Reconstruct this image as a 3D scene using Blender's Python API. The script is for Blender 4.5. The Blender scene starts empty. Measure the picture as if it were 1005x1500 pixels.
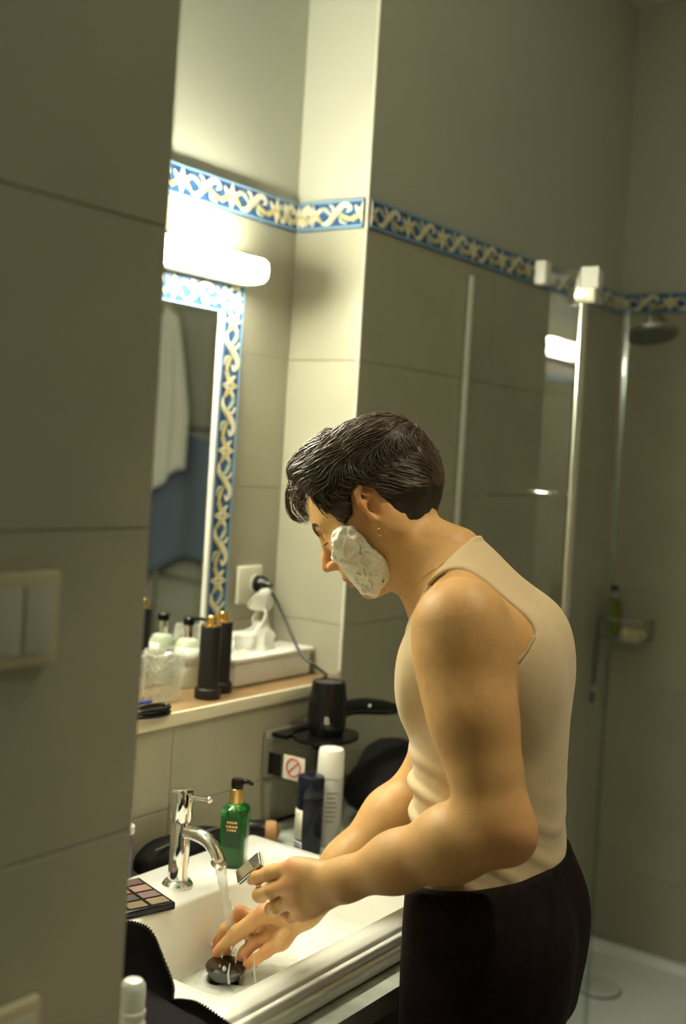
import bpy, bmesh, math, random
import numpy as np
from mathutils import Vector, Matrix
random.seed(7); rng = np.random.default_rng(7)
SC = bpy.context.scene
COL = SC.collection
PI = math.pi

# ------------------------------------------------------------------ camera, light, exposure
CAM_Z = 1.565; YAW = math.radians(35.4); ROLL = math.atan(0.06); FPX = 1724.0; PPX, PPY = 502.5, 667.0
VD = np.array([math.cos(YAW), math.sin(YAW), 0.0]); R0 = np.array([math.sin(YAW), -math.cos(YAW), 0.0]); UP = np.array([0, 0, 1.0])
CR = math.cos(ROLL)*R0 + math.sin(ROLL)*UP; CU = -math.sin(ROLL)*R0 + math.cos(ROLL)*UP
cam = bpy.data.cameras.new('camera'); camo = bpy.data.objects.new('camera', cam); COL.objects.link(camo)
camo.matrix_world = Matrix(((CR[0], CU[0], -VD[0], 0), (CR[1], CU[1], -VD[1], 0), (CR[2], CU[2], -VD[2], CAM_Z), (0, 0, 0, 1)))
cam.sensor_fit = 'VERTICAL'; cam.sensor_height = 36.0; cam.sensor_width = 24.12
cam.lens = FPX/1500*36; cam.shift_y = -(750-PPY)/1500; cam.clip_start = 0.02
cam.dof.use_dof = True; cam.dof.focus_distance = 1.70; cam.dof.aperture_fstop = 2.6
SC.camera = camo
w = bpy.data.worlds.new('world'); SC.world = w; w.use_nodes = True
w.node_tree.nodes['Background'].inputs[0].default_value = (0.5, 0.55, 0.6, 1); w.node_tree.nodes['Background'].inputs[1].default_value = 0.02
vs = SC.view_settings; vs.view_transform = 'Standard'; vs.look = 'None'; vs.gamma = 1.0; vs.use_curve_mapping = False; vs.exposure = 1.36
VANITY_STRENGTH = 42.0; CEILING_STRENGTH = 5.0; DOWNLIGHT_W = 30.0

# ------------------------------------------------------------------ measuring helpers: a sight line met with a real plane
CAM = np.array([0, 0, CAM_Z])
def ray(x, y): return VD + CR*(x-PPX)/FPX - CU*(y-PPY)/FPX
def onz(x, y, z): v = ray(x, y); return CAM + v*((z-CAM_Z)/v[2])
def ony(x, y, Y): v = ray(x, y); return CAM + v*(Y/v[1])
def onx(x, y, X): v = ray(x, y); return CAM + v*(X/v[0])

# ------------------------------------------------------------------ materials
MATS = {}
def mat(name, col, rough=0.5, metal=0.0, spec=0.5, trans=0.0, ior=1.45, var=0.0, scale=20.0, bump=0.0, bscale=60.0, emit=None, estr=0.0, sss=0.0, sheen=0.0, col2=None, coat=0.0, alpha=1.0):
    if name in MATS: return MATS[name]
    m = bpy.data.materials.new(name); m.use_nodes = True; nt = m.node_tree; b = nt.nodes['Principled BSDF']
    def S(k, v):
        if k in b.inputs: b.inputs[k].default_value = v
    S('Base Color', (*col, 1)); S('Roughness', rough); S('Metallic', metal); S('Specular IOR Level', spec); S('Transmission Weight', trans); S('IOR', ior)
    S('Coat Weight', coat); S('Alpha', alpha)
    if sss: S('Subsurface Weight', sss); S('Subsurface Radius', (0.012, 0.005, 0.003)); S('Subsurface Scale', 0.6)
    if sheen: S('Sheen Weight', sheen); S('Sheen Roughness', 0.5)
    if emit: S('Emission Color', (*emit, 1)); S('Emission Strength', estr)
    if var or bump or col2:
        tc = nt.nodes.new('ShaderNodeTexCoord')
    if var or col2:
        n = nt.nodes.new('ShaderNodeTexNoise'); n.inputs['Scale'].default_value = scale; n.inputs['Detail'].default_value = 6
        nt.links.new(tc.outputs['Object'], n.inputs['Vector'])
        r = nt.nodes.new('ShaderNodeValToRGB'); c2 = col2 or tuple(min(1, c*(1+var)) for c in col); c1 = col if col2 else tuple(c*(1-var) for c in col)
        r.color_ramp.elements[0].position = 0.35; r.color_ramp.elements[1].position = 0.68
        r.color_ramp.elements[0].color = (*c1, 1); r.color_ramp.elements[1].color = (*c2, 1)
        nt.links.new(n.outputs['Fac'], r.inputs['Fac']); nt.links.new(r.outputs['Color'], b.inputs['Base Color'])
    if bump:
        n2 = nt.nodes.new('ShaderNodeTexNoise'); n2.inputs['Scale'].default_value = bscale; n2.inputs['Detail'].default_value = 4
        nt.links.new(tc.outputs['Object'], n2.inputs['Vector'])
        bp = nt.nodes.new('ShaderNodeBump'); bp.inputs['Strength'].default_value = bump; bp.inputs['Distance'].default_value = 0.004
        nt.links.new(n2.outputs['Fac'], bp.inputs['Height']); nt.links.new(bp.outputs['Normal'], b.inputs['Normal'])
    MATS[name] = m; return m
def clear_glass(name, tint=(0.93, 0.97, 0.95), rough=0.0, f0=1.5):
    if name in MATS: return MATS[name]
    m = bpy.data.materials.new(name); m.use_nodes = True; nt = m.node_tree; nt.nodes.clear()
    o = nt.nodes.new('ShaderNodeOutputMaterial'); mx = nt.nodes.new('ShaderNodeMixShader'); t = nt.nodes.new('ShaderNodeBsdfTransparent'); g = nt.nodes.new('ShaderNodeBsdfGlossy'); lw = nt.nodes.new('ShaderNodeLayerWeight'); pw = nt.nodes.new('ShaderNodeMath'); fr = nt.nodes.new('ShaderNodeMath')
    t.inputs[0].default_value = (*tint, 1); g.inputs['Roughness'].default_value = rough; F0 = ((f0-1)/(f0+1))**2; lw.inputs[0].default_value = 0.5; pw.operation = 'POWER'; pw.inputs[1].default_value = 5.0; fr.operation = 'MULTIPLY_ADD'; fr.inputs[1].default_value = 0.85*(1-F0); fr.inputs[2].default_value = F0
    nt.links.new(lw.outputs['Facing'], pw.inputs[0]); nt.links.new(pw.outputs[0], fr.inputs[0])
    nt.links.new(fr.outputs[0], mx.inputs[0]); nt.links.new(t.outputs[0], mx.inputs[1]); nt.links.new(g.outputs[0], mx.inputs[2]); nt.links.new(mx.outputs[0], o.inputs[0])
    MATS[name] = m; return m
def film_mat(name, white=0.25, tint=(0.97, 0.98, 0.97), ior=1.5, rough=0.03):
    if name in MATS: return MATS[name]
    m = clear_glass(name, tint, rough, ior); nt = m.node_tree
    df = nt.nodes.new('ShaderNodeBsdfDiffuse'); df.inputs[0].default_value = (0.85, 0.86, 0.82, 1); tl = nt.nodes.new('ShaderNodeBsdfTranslucent'); tl.inputs[0].default_value = (0.85, 0.86, 0.82, 1)
    a = nt.nodes.new('ShaderNodeMixShader'); a.inputs[0].default_value = 0.5; nt.links.new(df.outputs[0], a.inputs[1]); nt.links.new(tl.outputs[0], a.inputs[2])
    mx2 = nt.nodes.new('ShaderNodeMixShader'); mx2.inputs[0].default_value = white
    o = [n for n in nt.nodes if n.type == 'OUTPUT_MATERIAL'][0]; old = o.inputs[0].links[0].from_socket
    nt.links.new(old, mx2.inputs[1]); nt.links.new(a.outputs[0], mx2.inputs[2]); nt.links.new(mx2.outputs[0], o.inputs[0]); return m
TILE = mat('tile_beige', (0.385, 0.375, 0.285), 0.32, var=0.05, scale=7, bump=0.05, bscale=40)
GROUT = mat('grout', (0.325, 0.318, 0.245), 0.9)
PLASTER = mat('wall_plaster', (0.45, 0.455, 0.385), 0.85, var=0.02, scale=3, bump=0.08, bscale=150)
CEIL = mat('ceiling_paint', (0.6, 0.6, 0.54), 0.9)
FLOORM = mat('floor_tile', (0.35, 0.34, 0.3), 0.4, var=0.06, scale=6)
PORCELAIN = mat('porcelain', (0.84, 0.84, 0.78), 0.12, spec=0.6)
CHROME = mat('chrome', (0.82, 0.82, 0.8), 0.07, metal=1.0)
STEEL = mat('brushed_steel', (0.62, 0.62, 0.6), 0.28, metal=1.0)
BLACKP = mat('black_plastic', (0.006, 0.0055, 0.006), 0.22, spec=0.4)
WHITEP = mat('white_plastic', (0.8, 0.8, 0.74), 0.35)
GOLD = mat('gold_metal', (0.75, 0.52, 0.18), 0.22, metal=1.0)
GLASS = clear_glass('shower_glass', (0.985, 0.995, 0.99), 0.0, 1.5)

# ------------------------------------------------------------------ object helpers
def link(o, parent=None):
    COL.objects.link(o)
    if parent is not None: o.parent = parent
    return o
def tag(o, label=None, cat=None, group=None, kind=None):
    if label: o['label'] = label
    if cat: o['category'] = cat
    if group: o['group'] = group
    if kind: o['kind'] = kind
    return o
def empty(name, loc=(0, 0, 0), rz=0.0, label=None, cat=None, group=None, kind=None):
    o = bpy.data.objects.new(name, None); o.empty_display_size = 0.05; link(o); o.location = loc; o.rotation_euler = (0, 0, rz)
    return tag(o, label, cat, group, kind)
def obj(name, me, parent=None, m=None, loc=None, rot=None):
    o = bpy.data.objects.new(name, me); link(o, parent)
    if m is not None and not me.materials: me.materials.append(m)
    if loc is not None: o.location = loc
    if rot is not None: o.rotation_euler = rot
    return o
def bm_mesh(bm, name, smooth=False):
    me = bpy.data.meshes.new(name); bmesh.ops.recalc_face_normals(bm, faces=bm.faces); bm.to_mesh(me); bm.free()
    if smooth: me.polygons.foreach_set('use_smooth', [True]*len(me.polygons))
    return me
def smooth_angle(me, ang=35):
    me.polygons.foreach_set('use_smooth', [True]*len(me.polygons))
    bm = bmesh.new(); bm.from_mesh(me)
    for e in bm.edges:
        if len(e.link_faces) == 2 and e.calc_face_angle(0) > math.radians(ang): e.smooth = False
    bm.to_mesh(me); bm.free(); return me
def box_bm(bm, lo, hi, bev=0.0, seg=1):
    vs_ = bmesh.ops.create_cube(bm, size=1.0)['verts']
    for v in vs_:
        v.co = Vector([lo[i] + (v.co[i]+0.5)*(hi[i]-lo[i]) for i in range(3)])
    if bev:
        es = list({e for v in vs_ for e in v.link_edges})
        bmesh.ops.bevel(bm, geom=es, offset=bev, segments=seg, affect='EDGES', profile=0.5)
def box(name, lo, hi, m, parent=None, bev=0.0, seg=1):
    bm = bmesh.new(); box_bm(bm, lo, hi, bev, seg); me = bm_mesh(bm, name)
    if bev and seg > 1: smooth_angle(me, 40)
    return obj(name, me, parent, m)
def lathe_bm(bm, prof, n=32, mtx=None, cap=True):
    """prof: list of (r, z) from bottom to top, revolved about z."""
    rings = []
    for r, z in prof:
        ring = []
        for k in range(n):
            a = 2*PI*k/n; p = Vector((r*math.cos(a), r*math.sin(a), z))
            ring.append(bm.verts.new(mtx @ p if mtx else p))
        rings.append(ring)
    for i in range(len(rings)-1):
        for k in range(n):
            bm.faces.new((rings[i][k], rings[i][(k+1) % n], rings[i+1][(k+1) % n], rings[i+1][k]))
    if cap:
        if prof[0][0] > 1e-5: bm.faces.new(rings[0][::-1])
        if prof[-1][0] > 1e-5: bm.faces.new(rings[-1])
def lathe(name, prof, m, parent=None, loc=(0, 0, 0), n=32, mtx=None, rot=None, ang=35, cap=True):
    bm = bmesh.new(); lathe_bm(bm, prof, n, mtx, cap); me = bm_mesh(bm, name); smooth_angle(me, ang)
    return obj(name, me, parent, m, loc, rot)
def catmull(pts, sub=8):
    pts = [np.array(p, float) for p in pts]
    if len(pts) < 3: return [pts[0]+(pts[-1]-pts[0])*t/sub for t in range(sub+1)]
    P_ = [2*pts[0]-pts[1]] + pts + [2*pts[-1]-pts[-2]]; out = []
    for i in range(1, len(P_)-2):
        for t in range(sub):
            t_ = t/sub; a, b, c, d = P_[i-1:i+3]
            out.append(0.5*((2*b)+(c-a)*t_+(2*a-5*b+4*c-d)*t_**2+(3*b-3*c+d-a)*t_**3))
    out.append(pts[-1]); return out
def tube_bm(bm, pts, rad, n=8, cap=True, flat=1.0):
    pts = [Vector(p) for p in pts]; N = len(pts)
    rads = rad if isinstance(rad, (list, tuple, np.ndarray)) else [rad]*N
    up = None; rings = []
    for i, p in enumerate(pts):
        t = (pts[min(i+1, N-1)]-pts[max(i-1, 0)]).normalized()
        if up is None:
            up = Vector((0, 0, 1)) if abs(t.z) < 0.9 else Vector((1, 0, 0))
        s = t.cross(up).normalized(); up = s.cross(t).normalized()
        rings.append([bm.verts.new(p + (s*math.cos(2*PI*k/n) + up*math.sin(2*PI*k/n)*flat)*rads[i]) for k in range(n)])
    for i in range(N-1):
        for k in range(n):
            bm.faces.new((rings[i][k], rings[i][(k+1) % n], rings[i+1][(k+1) % n], rings[i+1][k]))
    if cap: bm.faces.new(rings[0][::-1]); bm.faces.new(rings[-1])
def tube(name, pts, rad, m, parent=None, n=10, sub=8, flat=1.0):
    P2 = catmull(pts, sub) if sub else pts
    if isinstance(rad, (list, tuple)):
        rad = list(np.interp(np.linspace(0, 1, len(P2)), np.linspace(0, 1, len(rad)), rad))
    bm = bmesh.new(); tube_bm(bm, P2, rad, n, True, flat); me = bm_mesh(bm, name); smooth_angle(me, 50)
    return obj(name, me, parent, m)
def loft(name, loops, m, parent=None, close=True, capends=(True, True), ang=35):
    bm = bmesh.new(); R_ = [[bm.verts.new(p) for p in lp] for lp in loops]; n = len(loops[0])
    for i in range(len(R_)-1):
        for k in range(n if close else n-1):
            bm.faces.new((R_[i][k], R_[i][(k+1) % n], R_[i+1][(k+1) % n], R_[i+1][k]))
    if capends[0]: bm.faces.new(R_[0][::-1])
    if capends[1]: bm.faces.new(R_[-1])
    me = bm_mesh(bm, name); smooth_angle(me, ang); return obj(name, me, parent, m)
def rrect(x0, x1, y0, y1, r, z, n=6):
    out = []
    for cx, cy, a0 in ((x1-r, y1-r, 0), (x0+r, y1-r, PI/2), (x0+r, y0+r, PI), (x1-r, y0+r, 1.5*PI)):
        for k in range(n+1):
            a = a0 + PI/2*k/n; out.append((cx+r*math.cos(a), cy+r*math.sin(a), z))
    return out
def extrude_poly(name, pts, vec, m, parent=None, bev=0.0):
    """closed planar outline pts (3D) pushed along vec"""
    bm = bmesh.new(); a = [bm.verts.new(p) for p in pts]; b = [bm.verts.new(Vector(p)+Vector(vec)) for p in pts]; n = len(pts)
    bm.faces.new(a[::-1]); bm.faces.new(b)
    for k in range(n): bm.faces.new((a[k], a[(k+1) % n], b[(k+1) % n], b[k]))
    if bev: bmesh.ops.bevel(bm, geom=list(bm.edges), offset=bev, segments=2, affect='EDGES')
    me = bm_mesh(bm, name); return obj(name, me, parent, m)

# ------------------------------------------------------------------ the room
YM, YP, XPIL, XE, XG = 1.68, 1.485, 2.125, 3.575, 2.585       # mirror niche wall, main wall, pilaster side, shower end wall, glass screen
XFG, YFG, ZC = 0.826, 0.814, 3.045
YB, XL = -1.15, -1.3
BZ0, BZ1 = 2.068, 2.134                                        # patterned border
TH, TW, ZT0 = 0.2925, 0.60, 0.0205                             # tile course height, width
def S(o): o['kind'] = 'structure'; return o
floor = S(box('floor', (XL-0.1, YB-0.1, -0.1), (XE+0.1, YM+0.1, 0.0), FLOORM))
ceiling = S(box('ceiling', (XL-0.1, YB-0.1, ZC), (XE+0.1, YM+0.1, ZC+0.1), CEIL))
wall_mirror = S(box('wall_mirror', (XFG, YM, 1.074), (XPIL, YM+0.1, ZC), PLASTER))
wall_pilaster = S(box('wall_pilaster', (XPIL, YP, 0.0), (XE+0.1, YM+0.1, ZC), PLASTER))   # its -x side is the pilaster flank, its -y side the main wall
wall_ledge = S(box('wall_ledge', (XFG, YP, 0.0), (XPIL, YM+0.1, 1.05), GROUT))
wall_shower_end = S(box('wall_shower_end', (XE, YB-0.1, 0.0), (XE+0.1, YP, ZC), PLASTER))
wall_foreground = S(box('wall_foreground', (XL-0.1, YFG, 0.0), (XFG, YM+0.1, ZC), PLASTER))
wall_behind = S(box('wall_behind', (XL-0.1, YB-0.1, 0.0), (XE, YB, ZC), mat('wall_tile_far', (0.5, 0.47, 0.38), 0.5)))
wall_left = S(box('wall_left', (XL-0.1, YB, 0.0), (XL, YFG, ZC), mat('wall_tile_far', (0.5, 0.47, 0.38), 0.5)))

TCACHE = {}
G = 0.0008
def tile(wall, axis, plane, a0, a1, z0, z1, sgn):
    """one wall tile proud of the wall. axis 'y': face in plane y=plane looking -y; 'x': plane x=plane looking -x (sgn -1) or +x"""
    wd, ht = a1-a0-2*G, z1-z0-2*G
    if wd < 0.01 or ht < 0.01: return
    key = (round(wd, 4), round(ht, 4))
    if key not in TCACHE:
        bm = bmesh.new(); box_bm(bm, (-wd/2, -0.0035, -ht/2), (wd/2, 0.001, ht/2)); 
        es = [e for e in bm.edges if all(v.co.y < 0 for v in e.verts)]
        bmesh.ops.bevel(bm, geom=es, offset=0.0008, segments=1, affect='EDGES'); me = bm_mesh(bm, 'tile'); me.materials.append(TILE); TCACHE[key] = me
    o = bpy.data.objects.new('tile', TCACHE[key]); link(o, wall)
    if axis == 'y': o.location = ((a0+a1)/2, plane, (z0+z1)/2)
    else: o.location = (plane, (a0+a1)/2, (z0+z1)/2); o.rotation_euler = (0, 0, -PI/2 if sgn < 0 else PI/2)
    return o
def grout_sheet(wall, axis, plane, a0, a1, z0, z1, sgn=-1):
    t = 0.0008
    if axis == 'y': box('grout', (a0, plane-t, z0), (a1, plane+0.001, z1), GROUT, wall)
    else: box('grout', (plane+(-t if sgn < 0 else -0.001), a0, z0), (plane+(0.001 if sgn < 0 else t), a1, z1), GROUT, wall)
def tile_field(wall, axis, plane, a0, a1, z0, z1, start, sgn=-1, stagger=0.0):
    grout_sheet(wall, axis, plane, a0, a1, z0, z1, sgn)
    r = 0
    for k in range(0, 12):
        lo, hi = ZT0+k*TH, ZT0+(k+1)*TH
        lo, hi = max(lo, z0), min(hi, z1)
        if hi-lo < 0.012: continue
        x = start + stagger*(k % 2)
        while x > a0: x -= TW
        while x < a1:
            l, h = max(x, a0), min(x+TW, a1)
            if h-l > 0.012: tile(wall, axis, plane, l, h, lo, hi, sgn)
            x += TW
tile_field(wall_mirror, 'y', YM, XFG+0.004, XPIL-0.004, 1.078, BZ0, 0.94)
tile_field(wall_pilaster, 'y', YP, XPIL, XE-0.003, 0.0, BZ0, XPIL)
tile_field(wall_pilaster, 'x', XPIL, YP, YM, 1.078, BZ0, YP-0.2, -1)
tile_field(wall_ledge, 'y', YP, XFG+0.004, XPIL, 0.0, 1.05, 1.0)
tile_field(wall_shower_end, 'x', XE, 0.1, YP-0.004, 0.0, BZ0, YP-0.6, -1)
tile_field(wall_foreground, 'y', YFG, -0.4, XFG, 0.0, 2.95, 0.226)
tile_field(wall_foreground, 'x', XFG, YFG, YM-0.004, 0.806, BZ0, YFG, 1)

# patterned border: blue ground tile, pale edge lines, cream and ochre scrollwork
BLUE = mat('border_blue', (0.038, 0.105, 0.25), 0.25, var=0.35, scale=60)
PALEB = mat('border_pale_blue', (0.24, 0.40, 0.58), 0.25)
CREAM = mat('border_cream', (0.78, 0.74, 0.56), 0.25)
OCHRE = mat('border_ochre', (0.60, 0.52, 0.24), 0.25, var=0.15, scale=90)
LEAFG = mat('border_leaf', (0.48, 0.55, 0.42), 0.25, var=0.2, scale=90)
BL, BH = 0.1539, BZ1-BZ0
def border_meshes(L, H):
    bm = bmesh.new(); box_bm(bm, (-L/2+0.0008, -0.009, -H/2+0.0004), (L/2-0.0008, 0.001, H/2-0.0004), 0.0006)
    ground = bm_mesh(bm, 'border_tile'); ground.materials.append(BLUE)
    bm = bmesh.new()
    for s in (-1, 1):
        box_bm(bm, (-L/2+0.0008, -0.0100, s*H*0.44-0.0022), (L/2-0.0008, -0.0085, s*H*0.44+0.0022))
    edge = bm_mesh(bm, 'edge_line'); edge.materials.append(PALEB)
    bm = bmesh.new()
    def rib(pts, w, mi, dep=0.0102):
        P2 = catmull([(p[0]*L, 0, p[1]*H) for p in pts], 6); n = len(P2)
        W = np.interp(np.linspace(0, 1, n), np.linspace(0, 1, len(w)), w)*H*0.86
        a, b = [], []
        for i in range(n):
            t = P2[min(i+1, n-1)]-P2[max(i-1, 0)]; t /= np.linalg.norm(t)+1e-9; nn = np.array([-t[2], 0, t[0]])
            for sg, lst in ((1, a), (-1, b)):
                q = P2[i]+nn*sg*W[i]; q[0] = max(-L/2+0.001, min(L/2-0.001, q[0])); q[2] = max(-H*0.42, min(H*0.42, q[2]))
                lst.append(bm.verts.new((q[0], -dep, q[2])))
        for i in range(n-1):
            fc = bm.faces.new((a[i], a[i+1], b[i+1], b[i])); fc.material_index = mi
    for s in (-1, 1):      # half star at each joint
        x = 0.5*s
        rib([(x, -0.40), (x-0.03*s, 0), (x, 0.40)], [0.02, 0.10, 0.02], 0, 0.0105)
        rib([(x, 0.0), (x-0.10*s, 0.10), (x-0.16*s, 0.26)], [0.11, 0.09, 0.02], 0)
        rib([(x, 0.0), (x-0.12*s, -0.12), (x-0.2*s, -0.28)], [0.1, 0.09, 0.02], 1)
        rib([(x, 0.0), (x-0.07*s, 0.0), (x-0.13*s, 0.0)], [0.07, 0.06, 0.01], 1, 0.0107)
    rib([(-0.30, -0.30), (-0.17, -0.26), (-0.06, 0.0), (0.06, 0.26), (0.18, 0.30), (0.25, 0.16), (0.18, 0.06)], [0.04, 0.11, 0.12, 0.11, 0.09, 0.07, 0.03], 0)
    rib([(-0.16, -0.30), (-0.03, -0.06), (0.09, 0.16)], [0.03, 0.05, 0.02], 1, 0.0106)
    rib([(-0.10, -0.10), (-0.2, 0.12), (-0.3, 0.22), (-0.34, 0.1)], [0.05, 0.08, 0.07, 0.02], 2)
    rib([(-0.08, 0.02), (-0.1, 0.24), (-0.17, 0.34)], [0.03, 0.06, 0.02], 0, 0.0106)
    rib([(0.06, 0.0), (0.16, -0.14), (0.28, -0.18), (0.34, -0.06)], [0.05, 0.09, 0.07, 0.02], 1)
    rib([(0.05, -0.05), (0.08, -0.26), (0.2, -0.34)], [0.03, 0.06, 0.02], 2, 0.0106)
    r = bmesh.ops.extrude_face_region(bm, geom=list(bm.faces))
    for v in [g for g in r['geom'] if isinstance(g, bmesh.types.BMVert)]: v.co.y = -0.0088
    sc = bm_mesh(bm, 'scrollwork')
    for m_ in (CREAM, OCHRE, LEAFG): sc.materials.append(m_)
    return ground, edge, sc
BM_ = {}
def border_tile(wall, loc, rot, L=BL, H=BH):
    key = (round(L, 4), round(H, 4))
    if key not in BM_: BM_[key] = border_meshes(L, H)
    g, e, s = BM_[key]
    o = bpy.data.objects.new('border_tile', g); link(o, wall); o.location = loc; o.rotation_euler = rot
    for nm, me in (('edge_line', e), ('scrollwork', s)):
        c = bpy.data.objects.new(nm, me); link(c, o)
    return o
zb = (BZ0+BZ1)/2
x = 1.8864 + BL/2 + BL       # joints carry the stars
while x - BL/2 > XPIL: x -= BL
k = 0
grout_sheet(wall_mirror, 'y', YM, XFG, XPIL, BZ0, BZ1)
full = [1.8864 + BL*(i+0.5) for i in range(-7, 1)]
for cx in full: border_tile(wall_mirror, (cx, YM, zb), (0, 0, 0))
lx0 = 1.8864+BL
border_tile(wall_mirror, ((lx0+XPIL-0.006)/2, YM, zb), (0, 0, 0), XPIL-0.006-lx0, BH)
border_tile(wall_pilaster, (XPIL, YM-0.012-0.02, zb), (0, 0, -PI/2), 0.04, BH)
border_tile(wall_pilaster, (XPIL, YM-0.0522-0.0698, zb), (0, 0, -PI/2), 0.1395, BH)
for i in range(9): border_tile(wall_pilaster, (XPIL+0.003+BL*(i+0.5), YP, zb), (0, 0, 0))
border_tile(wall_pilaster, (XPIL+0.003+BL*9+0.03, YP, zb), (0, 0, 0), 0.055, BH)
for i in range(8): border_tile(wall_shower_end, (XE, YP-0.012-BL*(i+0.5), zb), (0, 0, -PI/2))
# corner bead on the pilaster edge
S(box('trim_1', (XPIL-0.006, YP-0.006, 1.09), (XPIL+0.0005, YP+0.0005, ZC), mat('corner_bead', (0.72, 0.7, 0.58), 0.4), None, 0.002))

# ledge under the mirror: brown top with a pale front edge
LEDGE = mat('ledge_brown', (0.30, 0.185, 0.085), 0.38, var=0.18, scale=14)
S(box('trim_2', (XFG+0.001, YP-0.004, 1.05), (XPIL-0.001, YM-0.0005, 1.074), LEDGE, None, 0.001))
S(box('trim_3', (XFG+0.001, YP-0.014, 1.052), (XPIL-0.02, YP-0.0045, 1.077), mat('ledge_edge', (0.74, 0.70, 0.52), 0.35), None, 0.003, 2))

# mirror with its ceramic frame
MX1 = 1.876; MX0 = 0.98; MZ1 = 1.851
mir = empty('mirror', ((MX0+MX1)/2, YM-0.02, 1.08), 0, 'tall frameless mirror above the ledge, framed by blue and cream patterned tiles', 'mirror')
def atp(o): bpy.context.view_layer.update(); o.matrix_parent_inverse = o.parent.matrix_world.inverted(); return o
atp(box('glass', (MX0, YM-0.012, 1.078), (MX1-0.009, YM-0.0055, MZ1), mat('mirror_silver', (0.86, 0.9, 0.87), 0.012, metal=1.0), mir))
atp(box('white_trim', (MX1-0.009, YM-0.018, 1.078), (MX1, YM-0.0055, MZ1), WHITEP, mir, 0.002))
BV = 0.1395; BW = 0.066
for i in range(6):
    z1_ = 1.839 - BV*i
    if i < 5: border_tile(wall_mirror, (MX1+BW/2+0.001, YM-0.005, z1_-BV/2), (0, PI/2, 0), BV, BW)
border_tile(wall_mirror, (MX1+BW/2+0.001, YM-0.005, (1.141+1.078)/2), (0, PI/2, 0), 0.062, BW)
border_tile(wall_mirror, (MX1+BW/2+0.001, YM-0.005, (1.839+1.917)/2), (0, PI/2, 0), 0.078, BW)
for i in range(6): border_tile(wall_mirror, (MX1-BL*(i+0.5), YM-0.005, MZ1+BW/2), (0, 0, 0), BL, BW)

# vanity lamp
lamp = empty('vanity_lamp', (1.43, YM-0.05, 1.92), 0, 'long glowing white tube lamp above the mirror', 'lamp')
LX0, LX1 = 0.94, 1.927
DIFF = mat('lamp_diffuser', (0.9, 0.9, 0.85), 0.4, emit=(1.0, 0.965, 0.74), estr=VANITY_STRENGTH)
atp(box('backplate', (LX0+0.004, YM-0.046, 1.914), (LX1-0.004, YM-0.0045, 1.976), WHITEP, lamp, 0.003))
def dloop(x):
    return [(x, y, z) for _, y, z in [(0, YM-0.046, 1.918), (0, YM-0.06, 1.918), (0, YM-0.078, 1.921), (0, YM-0.088, 1.93), (0, YM-0.09, 1.945), (0, YM-0.088, 1.96), (0, YM-0.078, 1.969), (0, YM-0.06, 1.972), (0, YM-0.046, 1.972)]]
atp(loft('diffuser', [dloop(LX0+0.012), dloop(LX1-0.012)], DIFF, lamp))
for xa, xb in ((LX0, LX0+0.012), (LX1-0.012, LX1)):
    lo = [dloop(xa), dloop(xb)]
    lo = [[(p[0], (p[1]-(YM-0.06))*1.04+YM-0.06, (p[2]-1.945)*1.05+1.945) for p in l] for l in lo]
    atp(loft('end_cap', lo, mat('lamp_end_cap', (0.85, 0.85, 0.8), 0.4, emit=(1, 0.93, 0.7), estr=2.0), lamp))
# ceiling lamp of the room, out of the frame
cl = empty('ceiling_lamp', (1.45, -0.45, ZC-0.09), 0, 'round white ceiling lamp with a frosted glass bowl', 'lamp')
lathe('bowl', [(0.001, 0.0), (0.08, 0.004), (0.14, 0.022), (0.165, 0.05), (0.17, 0.07)], mat('ceiling_bowl', (0.9, 0.9, 0.85), 0.4, emit=(1.0, 0.97, 0.74), estr=CEILING_STRENGTH), cl)
lathe('mounting_ring', [(0.175, 0.07), (0.18, 0.075), (0.18, 0.09)], WHITEP, cl)
# recessed downlight over the basin area, out of the frame
dl = empty('ceiling_downlight', (1.60, 0.22, ZC-0.03), 0, 'small recessed chrome ceiling downlight above the basin', 'lamp')
lathe('trim_ring', [(0.040, 0.028), (0.042, 0.012), (0.056, 0.010), (0.056, 0.0295)], CHROME, dl, cap=False)
lathe('bulb_face', [(0.001, 0.024), (0.036, 0.024), (0.037, 0.028)], mat('bulb_glow', (0.9, 0.9, 0.85), 0.4, emit=(1.0, 0.88, 0.62), estr=6.0), dl)
sl_ = bpy.data.lights.new('downlight_beam', 'SPOT'); sl_.energy = DOWNLIGHT_W; sl_.color = (1.0, 0.87, 0.60); sl_.spot_size = math.radians(66); sl_.spot_blend = 0.7; sl_.shadow_soft_size = 0.04
slo = bpy.data.objects.new('downlight_beam', sl_); link(slo, dl); slo.location = (0, 0, 0.0)
slo.rotation_euler = (math.radians(8), 0, 0)

# ------------------------------------------------------------------ the man: distance fields meshed into continuous skin and cloth
MO = np.array([1.4875, 0.789, 0.0]); FA = math.radians(104)
F3 = np.array([math.cos(FA), math.sin(FA), 0]); L3 = np.array([-math.sin(FA), math.cos(FA), 0])
def PL(x, y, s):
    """point on the man's own sagittal slice s (metres towards his left), local coordinates"""
    v = ray(x, y); t = (s-(CAM-MO)@L3)/(v@L3); q = CAM+v*t-MO
    return np.array([q@F3, s, q[2]])
def W2L(p): q = np.array(p)-MO; return np.array([q@F3, q@L3, q[2]])
def smin(a, b, k):
    h = np.maximum(k-np.abs(a-b), 0)/k
    return np.minimum(a, b)-h*h*k*0.25
def smax(a, b, k): return -smin(-a, -b, k)
def rc(p, a, b, r1, r2):
    a = np.asarray(a, float); d = np.asarray(b, float)-a; q = p-a
    t = np.clip((q@d)/max(d@d, 1e-12), 0, 1)
    return np.sqrt(((q-t[:, None]*d)**2).sum(1))-(r1+(r2-r1)*t)
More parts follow.
